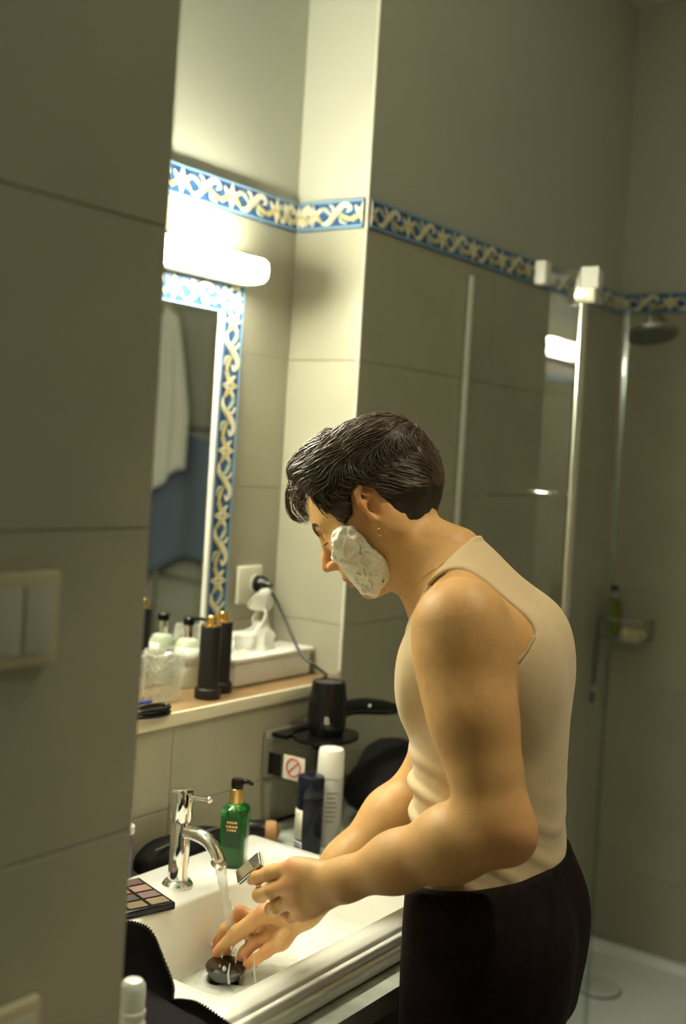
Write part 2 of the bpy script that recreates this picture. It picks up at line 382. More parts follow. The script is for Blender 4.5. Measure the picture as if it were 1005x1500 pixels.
def ell(p, c, r, Rm=None):
    q = p-np.asarray(c, float)
    if Rm is not None: q = q@Rm
    r = np.asarray(r, float); k0 = np.sqrt(((q/r)**2).sum(1)); k1 = np.sqrt(((q/(r*r))**2).sum(1))+1e-9
    return k0*(k0-1)/k1
def chain(p, pts, rads, k=0.004):
    d = None
    for i in range(len(pts)-1):
        e = rc(p, pts[i], pts[i+1], rads[i], rads[i+1]); d = e if d is None else smin(d, e, k)
    return d
def wob(p, f, seed=0.0):
    x, y, z = p[:, 0]*f+seed, p[:, 1]*f+1.7*seed, p[:, 2]*f-seed
    return (np.sin(x+1.3*np.sin(y*1.1+0.7))+np.sin(y*1.2+1.1*np.sin(z*0.9+2.0))+np.sin(z*1.1+1.2*np.sin(x*1.3+4.0)))/3
def surface_nets(f, lo, hi, h, nb=6, zk=None):
    """zk: below this height the grid is three times coarser along z"""
    if zk is not None:
        f0 = f
        def wz(p): p = p.copy(); m_ = p[:, 2] < zk; p[m_, 2] = zk-(zk-p[m_, 2])*3; return p
        f = lambda p: np.where(p[:, 2] < zk, 0.5, 1.0)*f0(wz(p))
    lo = np.array(lo, float); H = h*nb; dims = np.ceil((np.array(hi)-lo)/H).astype(int)+1
    I = np.stack(np.meshgrid(*[np.arange(n) for n in dims], indexing='ij'), -1).reshape(-1, 3)
    val = np.concatenate([f(lo+(c+0.5)*H) for c in np.array_split(I, max(1, len(I)//200000))])
    act = I[np.abs(val) < H*1.05]
    g = np.arange(nb+1); OFF = np.stack(np.meshgrid(g, g, g, indexing='ij'), -1).reshape(-1, 3)
    V_, K_, E_ = [], [], []
    BIG = np.array([1 << 42, 1 << 21, 1], dtype=np.int64)
    for ch in np.array_split(act, max(1, len(act)//1500)):
        base = ch*nb; pts = (base[:, None, :]+OFF[None]).reshape(-1, 3)
        v = f(lo+pts*h).reshape(len(ch), nb+1, nb+1, nb+1); v = np.where(v == 0, 1e-9, v)
        c8 = [v[:, i:nb+i, j:nb+j, k:nb+k] for i in (0, 1) for j in (0, 1) for k in (0, 1)]
        C8 = np.stack(c8, -1); neg = C8 < 0; mixed = neg.any(-1) & ~neg.all(-1)
        b_, i_, j_, k_ = np.nonzero(mixed); c = C8[b_, i_, j_, k_]
        idx = base[b_]+np.stack([i_, j_, k_], -1)
        acc = np.zeros((len(c), 3)); cnt = np.zeros(len(c))
        corner = np.array([(i, j, k) for i in (0, 1) for j in (0, 1) for k in (0, 1)], float)
        for a in range(8):
            for b in range(a+1, 8):
                if np.abs(corner[a]-corner[b]).sum() != 1: continue
                s = (c[:, a] < 0) != (c[:, b] < 0); t = c[:, a]/(c[:, a]-c[:, b]+1e-20)
                acc[s] += (corner[a]+(corner[b]-corner[a])*t[:, None])[s]; cnt[s] += 1
        V_.append(lo+(idx+acc/cnt[:, None])*h); K_.append((idx+2)@BIG)
        s0 = c[:, 0] < 0
        for ax, other in ((0, 4), (1, 2), (2, 1)):
            s = s0 != (c[:, other] < 0)
            E_.append(np.concatenate([idx[s], np.full((s.sum(), 1), ax), s0[s][:, None].astype(int)], 1))
    V = np.concatenate(V_); K = np.concatenate(K_); E = np.concatenate(E_)
    od = np.argsort(K); K = K[od]; V = V[od]
    quads = []
    for ax in range(3):
        e = E[E[:, 3] == ax]; i3 = e[:, :3]+2; d1 = np.zeros(3, int); d2 = np.zeros(3, int); d1[(ax+1) % 3] = 1; d2[(ax+2) % 3] = 1
        ks = np.stack([(i3-d1-d2)@BIG, (i3-d2)@BIG, i3@BIG, (i3-d1)@BIG], 1)
        pos = np.clip(np.searchsorted(K, ks), 0, len(K)-1); ok = (K[pos] == ks).all(1)
        q = pos[ok]; fl = e[ok, 4] == 0; q[fl] = q[fl][:, ::-1]; quads.append(q)
    if zk is not None: V = wz(V)
    return V, np.concatenate(quads)
def np_mesh(name, V, Q, mats, mi=None, smooth_it=0):
    if smooth_it:
        nb_sum = np.zeros_like(V); n_ = np.zeros(len(V))
        ed = np.concatenate([Q[:, [0, 1]], Q[:, [1, 2]], Q[:, [2, 3]], Q[:, [3, 0]]])
        for _ in range(smooth_it):
            nb_sum[:] = 0; n_[:] = 0
            for a in range(3):
                nb_sum[:, a] = np.bincount(ed[:, 0], V[ed[:, 1], a], len(V))+np.bincount(ed[:, 1], V[ed[:, 0], a], len(V))
            n_ = np.bincount(ed[:, 0], minlength=len(V))+np.bincount(ed[:, 1], minlength=len(V))
            V = 0.5*V+0.5*nb_sum/np.maximum(n_, 1)[:, None]
    me = bpy.data.meshes.new(name); me.vertices.add(len(V)); me.vertices.foreach_set('co', V.astype(np.float32).ravel())
    me.loops.add(Q.size); me.loops.foreach_set('vertex_index', Q.astype(np.int32).ravel())
    me.polygons.add(len(Q)); me.polygons.foreach_set('loop_start', np.arange(0, Q.size, 4, dtype=np.int32))
    for m_ in mats: me.materials.append(m_)
    if mi is not None: me.polygons.foreach_set('material_index', mi.astype(np.int32))
    me.polygons.foreach_set('use_smooth', np.ones(len(Q), bool)); me.update(calc_edges=True); me.validate(); return me

# ---- torso: a stack of cross-sections (height, centre, half depth, half width)
LEV = np.array([(0.78, -0.048, 0.088, 0.135), (0.86, -0.047, 0.092, 0.146), (0.94, -0.044, 0.094, 0.148), (1.00, -0.027, 0.099, 0.140), (1.05, -0.020, 0.099, 0.130), (1.12, -0.018, 0.099, 0.127),
                (1.20, -0.013, 0.103, 0.133), (1.27, -0.012, 0.104, 0.142), (1.32, -0.009, 0.097, 0.142), (1.358, -0.004, 0.082, 0.132), (1.390, 0.009, 0.062, 0.106), (1.418, 0.026, 0.048, 0.076), (1.455, 0.050, 0.03, 0.04)])
_zz = np.linspace(LEV[0, 0], LEV[-1, 0], 300)
def _cub(col):
    d = catmull([(r[0], 0, r[col]) for r in LEV], 20); d = np.array(d); return np.interp(_zz, d[:, 0], d[:, 2])
_LC, _LB, _LA = _cub(1), _cub(2), _cub(3)
def torso(p):
    z = p[:, 2]; c, b, a = np.interp(z, _zz, _LC), np.interp(z, _zz, _LB), np.interp(z, _zz, _LA)
    du, ds = (p[:, 0]-c)/b, p[:, 1]/a
    k0 = (np.abs(du)**2.25+np.abs(ds)**2.25)**(1/2.25)
    d = (k0-1)*np.minimum(a, b)
    d = smax(d, z-1.47, 0.03); d = smax(d, 0.80-z, 0.03)
    return d
SHN, SHF = PL(676, 915, 0.150), np.array([0.042, -0.148, 1.345])
def shoulders(p):
    d = torso(p)
    for sg, sh in ((1, SHN), (-1, SHF)):
        d = smin(d, rc(p, (0.044, sg*0.03, 1.396), (sh[0]+0.004, sg*0.125, sh[2]+0.010), 0.028, 0.036), 0.045)
        d = smin(d, ell(p, (-0.050, sg*0.072, 1.285), (0.040, 0.055, 0.075)), 0.05)      # shoulder blade
        d = smin(d, ell(p, (0.070, sg*0.065, 1.265), (0.028, 0.06, 0.06)), 0.04)        # chest
    return d
# ---- head frame
HC = PL(551, 740, 0.0); HY, HP = math.radians(10), math.radians(38)
HF = np.array([math.cos(HP)*math.cos(HY), math.cos(HP)*math.sin(HY), -math.sin(HP)]); HL = np.array([-math.sin(HY), math.cos(HY), 0]); HT = np.cross(HF, HL)
HM = np.stack([HF, HL, HT], 1)                 # head -> local columns
def toH(p): return (p-HC)@HM
def fromH(q): return HC+np.asarray(q)@HM.T
def skull(q):
    d = ell(q, (-0.010, 0, 0.030), (0.093, 0.073, 0.080))
    d = smin(d, ell(q, (-0.055, 0, 0.0), (0.045, 0.055, 0.05)), 0.03)
    d = smin(d, ell(q, (0.040, 0, 0.010), (0.052, 0.060, 0.062)), 0.03)
    return d
def ear(q, sg):
    c = np.array([-0.004, sg*0.070, -0.007]); th = math.radians(6); sp = math.radians(36)*sg
    r = q-c
    # ear axes: ex across (forward), ey outward, ez up
    ca, sa = math.cos(sp), math.sin(sp)
    x = r[:, 0]*ca+r[:, 1]*sa; y = -r[:, 0]*sa+r[:, 1]*ca; z = r[:, 2]
    x, z = x*math.cos(th)-z*math.sin(th), x*math.sin(th)+z*math.cos(th)
    e = np.stack([x, y*sg, z/1.17], 1)
    plate = ell(e, (-0.002, 0.0055, 0.002), (0.0155, 0.0045, 0.027))
    bowl = ell(e, (0.003, 0.0120, -0.002), (0.0095, 0.0105, 0.0145))
    d = smax(plate, -bowl, 0.004)
    fossa = ell(e, (0.002, 0.0120, 0.0195), (0.0065, 0.008, 0.006)); d = smax(d, -fossa, 0.003)
    hp = [(0.012, 0.004, 0.004), (0.0135, 0.0075, 0.015), (0.008, 0.009, 0.0265), (-0.004, 0.0095, 0.0305), (-0.015, 0.010, 0.024), (-0.0185, 0.010, 0.010), (-0.0165, 0.009, -0.006), (-0.010, 0.0075, -0.019)]
    d = smin(d, chain(e, hp, [0.0032, 0.0038, 0.0041, 0.0041, 0.0041, 0.0041, 0.0038, 0.0034], 0.002), 0.002)
    ah = [(0.001, 0.009, 0.020), (-0.009, 0.0095, 0.012), (-0.0105, 0.0095, 0.0), (-0.006, 0.008, -0.012)]
    d = smin(d, chain(e, ah, [0.0024, 0.0028, 0.0028, 0.0026], 0.002), 0.004)
    d = smin(d, ell(e, (0.011, 0.004, -0.006), (0.004, 0.004, 0.006)), 0.004)          # tragus
    d = smin(d, ell(e, (-0.001, 0.005, -0.0255), (0.0085, 0.0042, 0.0095)), 0.006)     # lobe
    return d
def face(q):
    d = skull(q)
    d = smin(d, ell(q, (0.036, 0, -0.040), (0.050, 0.054, 0.062)), 0.03)
    d = smin(d, ell(q, (0.045, 0, -0.072), (0.044, 0.042, 0.036)), 0.02)
    d = smin(d, ell(q, (0.074, 0, -0.098), (0.018, 0.020, 0.014)), 0.018)
    for sg in (-1, 1):
        d = smin(d, rc(q, (-0.004, sg*0.050, -0.045), (0.062, sg*0.016, -0.098), 0.016, 0.013), 0.016)
        d = smin(d, ell(q, (0.058, sg*0.043, -0.022), (0.024, 0.020, 0.016)), 0.02)
        d = smin(d, rc(q, (0.0855, sg*0.008, 0.020), (0.070, sg*0.044, 0.017), 0.0095, 0.009), 0.012)
        d = smax(d, -ell(q, (0.095, sg*0.034, 0.0), (0.015, 0.016, 0.0095)), 0.010)
        d = smin(d, ell(q, (0.0735, sg*0.033, -0.001), (0.0125, 0.014, 0.0115)), 0.003)
        # upper lid edge
        d = smin(d, chain(q, [(0.0795, sg*0.021, -0.006), (0.0855, sg*0.030, -0.0065), (0.0815, sg*0.042, -0.0065), (0.074, sg*0.048, -0.006)], [0.0015, 0.002, 0.002, 0.0015], 0.002), 0.003)
    d = smin(d, chain(q, [(0.088, 0, 0.012), (0.0955, 0, -0.006), (0.1065, 0, -0.024), (0.1125, 0, -0.034)], [0.007, 0.0062, 0.0075, 0.0088], 0.006), 0.010)
    for sg in (-1, 1):
        d = smin(d, ell(q, (0.1005, sg*0.0125, -0.0385), (0.011, 0.0062, 0.0078)), 0.006)
        d = smax(d, -ell(q, (0.1045, sg*0.0068, -0.0462), (0.0062, 0.0030, 0.0040)), 0.002)
    d = smin(d, ell(q, (0.086, 0, -0.060), (0.014, 0.026, 0.018)), 0.012)
    d = smin(d, ell(q, (0.0955, 0, -0.0640), (0.0075, 0.019, 0.0055)), 0.005)
    d = smin(d, ell(q, (0.0930, 0, -0.0755), (0.0080, 0.018, 0.0058)), 0.005)
    d = smax(d, -ell(q, (0.1010, 0, -0.0697), (0.0070, 0.024, 0.0011)), 0.0025)
    return d
def head_sdf(p):
    q = toH(p); d = face(q)
    for sg in (-1, 1): d = smin(d, ear(q, sg), 0.004)
    return d
NECK = [(PL(582, 772, 0.0), 0.053), (PL(612, 818, 0.0), 0.049), (PL(646, 878, 0.0), 0.050)]
def neck(p):
    d = chain(p, [n[0] for n in NECK], [n[1] for n in NECK], 0.02)
    d = smin(d, rc(p, fromH((-0.02, 0.055, -0.03)), (0.088, 0.022, 1.385), 0.014, 0.012), 0.02)     # neck muscle, both sides
    d = smin(d, rc(p, fromH((-0.02, -0.055, -0.03)), (0.088, -0.022, 1.385), 0.014, 0.012), 0.02)
    return d
# ---- arms
ELN, WRN = PL(728, 1212, 0.200), PL(508, 1288, 0.150)
def arm_near(p):
    m1 = SHN+(ELN-SHN)*0.45
    d = chain(p, [SHN, m1+np.array([0.004, 0.004, 0]), ELN], [0.061, 0.0510, 0.043], 0.03)
    d = smin(d, ell(p, SHN+np.array([-0.004, 0.012, -0.03]), (0.058, 0.050, 0.075)), 0.03)
    d = smin(d, rc(p, SHN+(ELN-SHN)*0.35+np.array([0.013, 0, 0]), SHN+(ELN-SHN)*0.70+np.array([0.002, 0, 0]), 0.039, 0.032), 0.03)    # biceps
    f1 = ELN+(WRN-ELN)*0.28
    d2 = chain(p, [ELN, f1, ELN+(WRN-ELN)*0.65, WRN], [0.040, 0.0435, 0.034, 0.0265], 0.03)
    d2 = smin(d2, ell(p, ELN+np.array([-0.026, 0.004, -0.010]), (0.020, 0.022, 0.022)), 0.02)
    return smin(d, d2, 0.025)
ELF, WRF = PL(625, 1150, -0.215), PL(446, 1330, -0.085)
def arm_far(p):
    d = chain(p, [SHF, SHF+(ELF-SHF)*0.5, ELF], [0.060, 0.052, 0.043], 0.03)
    d2 = chain(p, [ELF, ELF+(WRF-ELF)*0.28, ELF+(WRF-ELF)*0.65, WRF], [0.042, 0.046, 0.036, 0.0275], 0.03)
    return smin(d, d2, 0.025)
# ---- hands: joints as (column, row, slice)
def J(*a): return [PL(*t) for t in a]
HN = dict(index=(J((432, 1270, .138), (396, 1279, .128), (377, 1285, .116), (369, 1288, .105)), (.0115, .0100, .0092, .0082)),
          middle=(J((427, 1294, .142), (397, 1305, .136), (380, 1311, .122), (384, 1314, .102)), (.0115, .0102, .0094, .0084)),
          ring=(J((430, 1318, .138), (405, 1328, .130), (398, 1332, .114), (408, 1332, .098)), (.0112, .0098, .0090, .0080)),
          little=(J((442, 1336, .130), (425, 1342, .120), (421, 1342, .106), (430, 1340, .094)), (.0102, .0088, .0080, .0072)),
          thumb=(J((482, 1284, .118), (440, 1276, .098), (402, 1278, .088), (374, 1282, .092)), (.0165, .0135, .0112, .0092)))
HFR = dict(index=(J((378, 1348, -.085), (352, 1336, -.082), (330, 1362, -.070), (316, 1385, -.062)), (.0118, .0102, .0092, .0080)),
           middle=(J((384, 1362, -.066), (352, 1362, -.058), (332, 1386, -.048), (331, 1408, -.040)), (.0118, .0102, .0092, .0082)),
           ring=(J((396, 1374, -.048), (372, 1380, -.040), (358, 1396, -.034), (352, 1408, -.034)), (.0112, .0100, .0092, .0082)),
           little=(J((412, 1380, -.036), (390, 1394, -.026), (374, 1406, -.022), (362, 1413, -.022)), (.0104, .0090, .0084, .0074)),
           thumb=(J((432, 1336, -.062), (388, 1338, -.040), (348, 1366, -.034), (319, 1396, -.030)), (.0175, .0140, .0118, .0100)))
def hand(p, wr, H_, wr_r, knob):
    palm = None
    for k, (pts, rr) in H_.items():
        if k == 'thumb': continue
        e = rc(p, wr, pts[0], wr_r*0.72, rr[0]*1.12); palm = e if palm is None else smin(palm, e, 0.016)
    names = ['index', 'middle', 'ring', 'little']
    for a, b in zip(names, names[1:]):
        palm = smin(palm, rc(p, H_[a][0][0]+(wr-H_[a][0][0])*0.12, H_[b][0][0]+(wr-H_[b][0][0])*0.12, 0.0112, 0.0112), 0.012)
    tp, tr = H_['thumb']
    palm = smin(palm, rc(p, wr+(tp[0]-wr)*0.4, tp[0], wr_r*0.7, tr[0]), 0.016)
    palm = smin(palm, rc(p, tp[0], H_['index'][0][0]+(wr-H_['index'][0][0])*0.3, tr[0]*0.85, 0.011), 0.014)
    if knob is not None: palm = smin(palm, rc(p, wr+(H_['little'][0][0]-wr)*0.15+knob, H_['little'][0][0]+(wr-H_['little'][0][0])*0.3+knob, 0.016, 0.0135), 0.016)
    d = palm
    for k, (pts, rr) in H_.items():
        fg = chain(p, pts, rr, 0.003)
        for i in (1, 2): fg = smin(fg, np.sqrt(((p-pts[i])**2).sum(1))-rr[i]*1.06, 0.004)    # knuckles
        d = np.minimum(d, smin(palm, fg, 0.008))
    return d
def grouped(p, parts):
    out = np.full(len(p), 0.2)
    for fn, lo, hi in parts:
        m_ = ((p > lo) & (p < hi)).all(1)
        if m_.any(): out[m_] = np.minimum(out[m_], fn(p[m_]))
    return out
_hn = np.array([t for v in HN.values() for t in v[0]]); _hf = np.array([t for v in HFR.values() for t in v[0]])
def bb(a, m_=0.05): a = np.array(a); return a.min(0)-m_, a.max(0)+m_
BN = bb(list(_hn)+[WRN], 0.06); BF = bb(list(_hf)+[WRF], 0.06)
BAN = bb([SHN, ELN, WRN], 0.14); BAF = bb([SHF, ELF, WRF], 0.14)
BHD = bb([HC-0.13, HC+0.13, NECK[2][0]], 0.10)
LEGS = [[(-0.035, sg*0.088, 0.93), (-0.03, sg*0.095, 0.50), (-0.055, sg*0.098, 0.10)] for sg in (-1, 1)]
def legs(p):
    d = None
    for sg, L_ in zip((-1, 1), LEGS):
        e = chain(p, L_, [0.086, 0.056, 0.040], 0.03)
        e = smin(e, ell(p, (-0.07, sg*0.097, 0.36), (0.045, 0.048, 0.11)), 0.04)
        e = smin(e, rc(p, (-0.075, sg*0.098, 0.04), (0.11, sg*0.115, 0.028), 0.036, 0.026), 0.03)
        d = e if d is None else np.minimum(d, e)
    return np.maximum(d, 0.004-p[:, 2])
def body_sdf(p):
    d = np.full(len(p), 0.2)
    def put(fn, lo, hi, k):
        m_ = ((p > lo) & (p < hi)).all(1)
        if m_.any():
            kk = 0.003+(k[1]-0.003)*np.clip((p[m_][:, 2]-1.20)/0.08, 0, 1) if isinstance(k, tuple) else k
            d[m_] = smin(d[m_], fn(p[m_]), kk) if k else np.minimum(d[m_], fn(p[m_]))
    put(shoulders, np.array([-0.3, -0.35, 0.72]), np.array([0.3, 0.35, 1.6]), 0)
    put(legs, np.array([-0.3, -0.3, -0.1]), np.array([0.3, 0.3, 1.05]), 0.010)
    put(neck, *BHD, 0.045)
    put(head_sdf, *BHD, 0.022)
    put(lambda q: smin(arm_near(q), hand(q, WRN, HN, 0.0265, np.array([0, -0.006, -0.004])), 0.016), np.minimum(BAN[0], BN[0]), np.maximum(BAN[1], BN[1]), ('z', 0.022))
    put(lambda q: smin(arm_far(q), hand(q, WRF, HFR, 0.0275, None), 0.016), np.minimum(BAF[0], BF[0]), np.maximum(BAF[1], BF[1]), ('z', 0.022))
    return d
person = empty('person', MO, FA, 'man in beige tank top and dark trousers leaning over sink, foam on cheek', 'person')
SKIN = mat('skin', (0.58, 0.335, 0.132), 0.48, spec=0.35, sss=0.12, var=0.06, scale=30, bump=0.12, bscale=260)
LIP = mat('lip_skin', (0.42, 0.17, 0.12), 0.42, sss=0.1)
import time as _t; _t0 = _t.time()
V, Q = surface_nets(body_sdf, (-0.24, -0.32, 0.84-0.86/3), (0.52, 0.32, 1.66), 0.0022, 7, 0.84)
fc = V[Q].mean(1); q = toH(fc)
lip = ((q[:, 0] > 0.085) & (np.abs(q[:, 1]) < 0.022) & (q[:, 2] > -0.0805) & (q[:, 2] < -0.0595) & (((q[:, 1]/0.023)**2+((q[:, 2]+0.070)/0.0105)**2) < 1)).astype(int)
bme = np_mesh('body', V, Q, [SKIN, LIP], lip, 1)
def near(pt, r): return np.exp(-(((V-np.asarray(pt))**2).sum(1))/(r*r))
flush = np.zeros(len(V))
for k_, (pts_, _) in HFR.items(): flush = np.maximum(flush, 0.95*near(pts_[3], 0.016)); flush = np.maximum(flush, 0.45*near(pts_[1], 0.022))
for k_, (pts_, _) in HN.items(): flush = np.maximum(flush, 0.45*near(pts_[3], 0.018)); flush = np.maximum(flush, 0.40*near(pts_[0], 0.022))
flush = np.maximum(flush, 0.40*near(fromH((0.108, 0, -0.034)), 0.022)); flush = np.maximum(flush, 0.45*near(fromH((-0.006, 0.078, 0.0)), 0.03)); flush = np.maximum(flush, 0.35*near(ELN+np.array([-0.03, 0.02, -0.01]), 0.045))
at_ = bme.attributes.new('flush', 'FLOAT', 'POINT'); at_.data.foreach_set('value', flush.astype(np.float32))
nt_ = SKIN.node_tree; bs_ = nt_.nodes['Principled BSDF']; src = bs_.inputs['Base Color'].links[0].from_socket
an_ = nt_.nodes.new('ShaderNodeAttribute'); an_.attribute_name = 'flush'; mx_ = nt_.nodes.new('ShaderNodeMixRGB'); mx_.inputs[2].default_value = (0.58, 0.20, 0.11, 1)
nt_.links.new(an_.outputs['Fac'], mx_.inputs[0]); nt_.links.new(src, mx_.inputs[1]); nt_.links.new(mx_.outputs[0], bs_.inputs['Base Color'])
obj('body', bme, person)
print('body', len(Q), _t.time()-_t0)

# ---- tank top
def folds(p):
    u, s, z = p[:, 0], p[:, 1], p[:, 2]
    ph = (z-0.55*u)*150+2.0*np.sin(s*20+1.0)+2.4*np.sin(u*16)
    env = np.exp(-((z-1.115)/0.05)**2)*np.clip((u+0.03)/0.10, 0, 1)
    low = np.exp(-((z-1.05)/0.06)**2)*0.35
    return 0.0075*(env+low*0.6)*np.maximum(np.sin(ph), -0.2)+0.0012*wob(p, 40)
def armhole(p):
    d = None
    for sg, c in ((1, PL(690, 912, 0.125)), (-1, np.array([0.05, -0.15, 1.345]))):
        q = p-c; e = (np.sqrt((q[:, 0]/0.081)**2+(q[:, 2]/0.076)**2)-1)*0.076
        e = smax(e, 0.092-sg*p[:, 1], 0.01); d = e if d is None else np.minimum(d, e)
    return d
NK = PL(640, 842, 0.0)
def neckhole(p):
    ax = NECK[2][0]-NECK[0][0]; ax = ax/np.linalg.norm(ax); c = NECK[1][0]+ax*0.012
    return smin((p-NECK[2][0])@ax+0.006, 1.0+0*p[:, 0], 0.01)*1.0
def hem(p): return 1.0-p[:, 2]
def shirt_sdf(p):
    base = shoulders(p); base = smin(base, neck(p), 0.045)
    d = base-0.0048-np.maximum(folds(p), -0.001)
    d = smax(d, -armhole(p), 0.004)
    ax = NECK[2][0]-NECK[0][0]; ax = ax/np.linalg.norm(ax)
    d = smax(d, ((p[:, 0]-0.038)*0.064+(p[:, 2]-1.438)*0.040)/0.0755, 0.004)
    d = np.maximum(d, hem(p)-0.03)
    return d
SHIRT = mat('beige_jersey', (0.60, 0.46, 0.275), 0.85, sheen=0.15, bump=0.15, bscale=500)
V, Q = surface_nets(shirt_sdf, (-0.24, -0.26, 0.96), (0.24, 0.26, 1.50), 0.003, 6)
obj('tank_top', np_mesh('tank_top', V, Q, [SHIRT], None, 2), person)
# ---- trousers
def trousers_sdf(p):
    d = smin(torso(p), 1+0*p[:, 0], 0.01)
    L_ = None
    for sg, G_ in zip((-1, 1), LEGS):
        e = chain(p, G_, [0.084, 0.072, 0.064], 0.04); L_ = e if L_ is None else smin(L_, e, 0.02)
    for sg in (-1, 1): d = smin(d, ell(p, (-0.068, sg*0.068, 0.90), (0.062, 0.066, 0.080)), 0.05)
    d = smin(d, L_, 0.06)-0.010-0.002*wob(p, 28, 1.0)
    d = np.maximum(d, p[:, 2]-(1.034-0.22*(p[:, 0]+0.13)))
    d = np.maximum(d, 0.075-p[:, 2])
    return d
TROUS = mat('dark_trousers', (0.011, 0.006, 0.0065), 0.85, spec=0.15, var=0.3, scale=60)
V, Q = surface_nets(trousers_sdf, (-0.26, -0.30, 0.05), (0.24, 0.30, 1.08), 0.006, 6)
obj('trousers', np_mesh('trousers', V, Q, [TROUS], None, 2), person)
print('cloth', _t.time()-_t0)

# ---- hair
def poly_sdf(a, c, P_):
    P_ = np.asarray(P_); d = np.full(len(a), 1e9); s = np.ones(len(a)); n = len(P_); j = n-1
    for i in range(n):
        e = P_[j]-P_[i]; wx, wy = a-P_[i, 0], c-P_[i, 1]
        t = np.clip((wx*e[0]+wy*e[1])/(e@e), 0, 1); d = np.minimum(d, (wx-e[0]*t)**2+(wy-e[1]*t)**2)
        c1, c2, c3 = c >= P_[i, 1], c < P_[j, 1], e[0]*wy > e[1]*wx
        fl = (c1 & c2 & c3) | (~c1 & ~c2 & ~c3); s[fl] *= -1; j = i
    return s*np.sqrt(d)
def head_pts(px, sl=0.065): return np.array([toH(PL(x, y, sl)[None])[0][[0, 2]] for x, y in px])
HAIRLINE = head_pts([(440, 704), (452, 722), (472, 744), (490, 756), (507, 770), (519, 752), (516, 724), (524, 708), (546, 712), (560, 732), (575, 757), (590, 769), (615, 766), (648, 752), (700, 740), (720, 520), (380, 520), (390, 690)])
def hthick(q):
    c = q[:, 2]; a = q[:, 0]
    t = 0.007+0.007*np.clip((c-0.015)/0.065, 0, 1)**1.2
    t = t+0.016*np.clip((a+0.01)/0.08, 0, 1)*np.clip((c-0.04)/0.03, 0, 1)
    return (t+0.004*np.clip((-a-0.05)/0.04, 0, 1))*np.clip((c+0.062)/0.075, 0.30, 1)
def cap(q): return skull(q)-hthick(q)
def hair_sdf_h(q):
    d = smin(skull(q), neck(HC+q@HM.T)+0.001, 0.022)-hthick(q)
    groove = 0.0020*wob(np.stack([q[:, 0]*0.30, q[:, 1]*2.2, q[:, 2]*1.6], 1), 55, 2.0)+0.0010*wob(np.stack([q[:, 0]*0.4, q[:, 1]*3, q[:, 2]*2.2], 1), 120, 1.0)
    return smax(d+groove, poly_sdf(q[:, 0], q[:, 2], HAIRLINE), 0.008)
HAIR = mat('dark_hair', (0.020, 0.013, 0.009), 0.42, spec=0.6, var=0.3, scale=80)
HAIRS = mat('dark_hair_strand', (0.075, 0.050, 0.029), 0.42, spec=0.7)
Vh, Qh = surface_nets(lambda p: hair_sdf_h(toH(p)), HC-0.17, HC+0.17, 0.0026, 6)
hair = obj('hair', np_mesh('hair', Vh, Qh, [HAIR], None, 1), person)
def grad(f, q, e=0.001):
    g = np.stack([f(q+np.eye(3)[i]*e)-f(q-np.eye(3)[i]*e) for i in range(3)], 1); return g/(np.linalg.norm(g, axis=1, keepdims=True)+1e-9)
def strand_mesh(name, paths, r0, n=3):
    """paths (N, K, 3) local; thin tapered tubes in one mesh"""
    N, K, _ = paths.shape
    T = np.gradient(paths, axis=1); T /= np.linalg.norm(T, axis=2, keepdims=True)+1e-9
    A = np.cross(T, np.array([0.3, 0.9, 0.2])); A /= np.linalg.norm(A, axis=2, keepdims=True)+1e-9; B = np.cross(T, A)
    rad = (np.asarray(r0).reshape(-1, 1) if np.ndim(r0) else np.full((N, 1), r0))*np.interp(np.linspace(0, 1, K), [0, 0.15, 0.7, 1], [0.6, 1, 0.9, 0.15])[None]
    Vs = np.stack([paths+rad[..., None]*(A*math.cos(2*PI*k/n)+B*math.sin(2*PI*k/n)) for k in range(n)], 2)
    idx = np.arange(N*K*n).reshape(N, K, n)
    Qs = np.stack([np.stack([idx[:, :-1, k], idx[:, :-1, (k+1) % n], idx[:, 1:, (k+1) % n], idx[:, 1:, k]], -1) for k in range(n)], 2).reshape(-1, 4)
    return Vs.reshape(-1, 3), Qs
qh = toH(Vh)
ok = np.nonzero((hthick(qh) > 0.006) & (cap(qh) > -0.003))[0]
fr_ok = ok[(qh[ok][:, 0] > -0.02) & (qh[ok][:, 2] > 0.045)]
pick = np.concatenate([rng.choice(ok, 6500), rng.choice(fr_ok, 1800)])
q = qh[pick]+rng.normal(0, 0.001, (len(pick), 3))
topw = np.clip((q[:, 2]-0.045)/0.03, 0, 1)
K = 15; path = [q]; lift = rng.uniform(-0.0005, 0.0045, len(q))*(0.2+0.8*topw); stp = rng.uniform(0.0022, 0.0042, len(q))*(0.55+0.45*topw); lift[6500:] = rng.uniform(0.001, 0.0085, len(q)-6500); wv = np.where(np.arange(len(q)) >= 6500, 1.5, 0.7)
for k in range(K-1):
    g = grad(cap, q); top = topw
    dv = np.stack([top*1.0-(1-top)*0.75, top*0.42*np.ones(len(q)), -(1-top)*0.75], 1)
    ang = wv*wob(q, 60, 3.0)*top+0.25*wob(q, 90, 1.0)
    dv = dv-(dv*g).sum(1, keepdims=True)*g; dv /= np.linalg.norm(dv, axis=1, keepdims=True)+1e-9
    dv = dv*np.cos(ang)[:, None]+np.cross(g, dv)*np.sin(ang)[:, None]
    q = q+dv*stp[:, None]; q = q-(cap(q)-lift*(math.sin(PI*(k+1)/K)+0.3))[:, None]*g; path.append(q)
path = np.stack(path, 1)
keep = (poly_sdf(path[:, :, 0].ravel(), path[:, :, 2].ravel(), HAIRLINE).reshape(path.shape[:2]).max(1) < 0.006)
path = path[keep]
Vs, Qs = strand_mesh('strands', HC+path@HM.T, rng.uniform(0.0004, 0.0010, len(path)))
st = obj('hair_strands', np_mesh('hair_strands', Vs, Qs, [HAIRS]), person); st['kind'] = 'stuff'
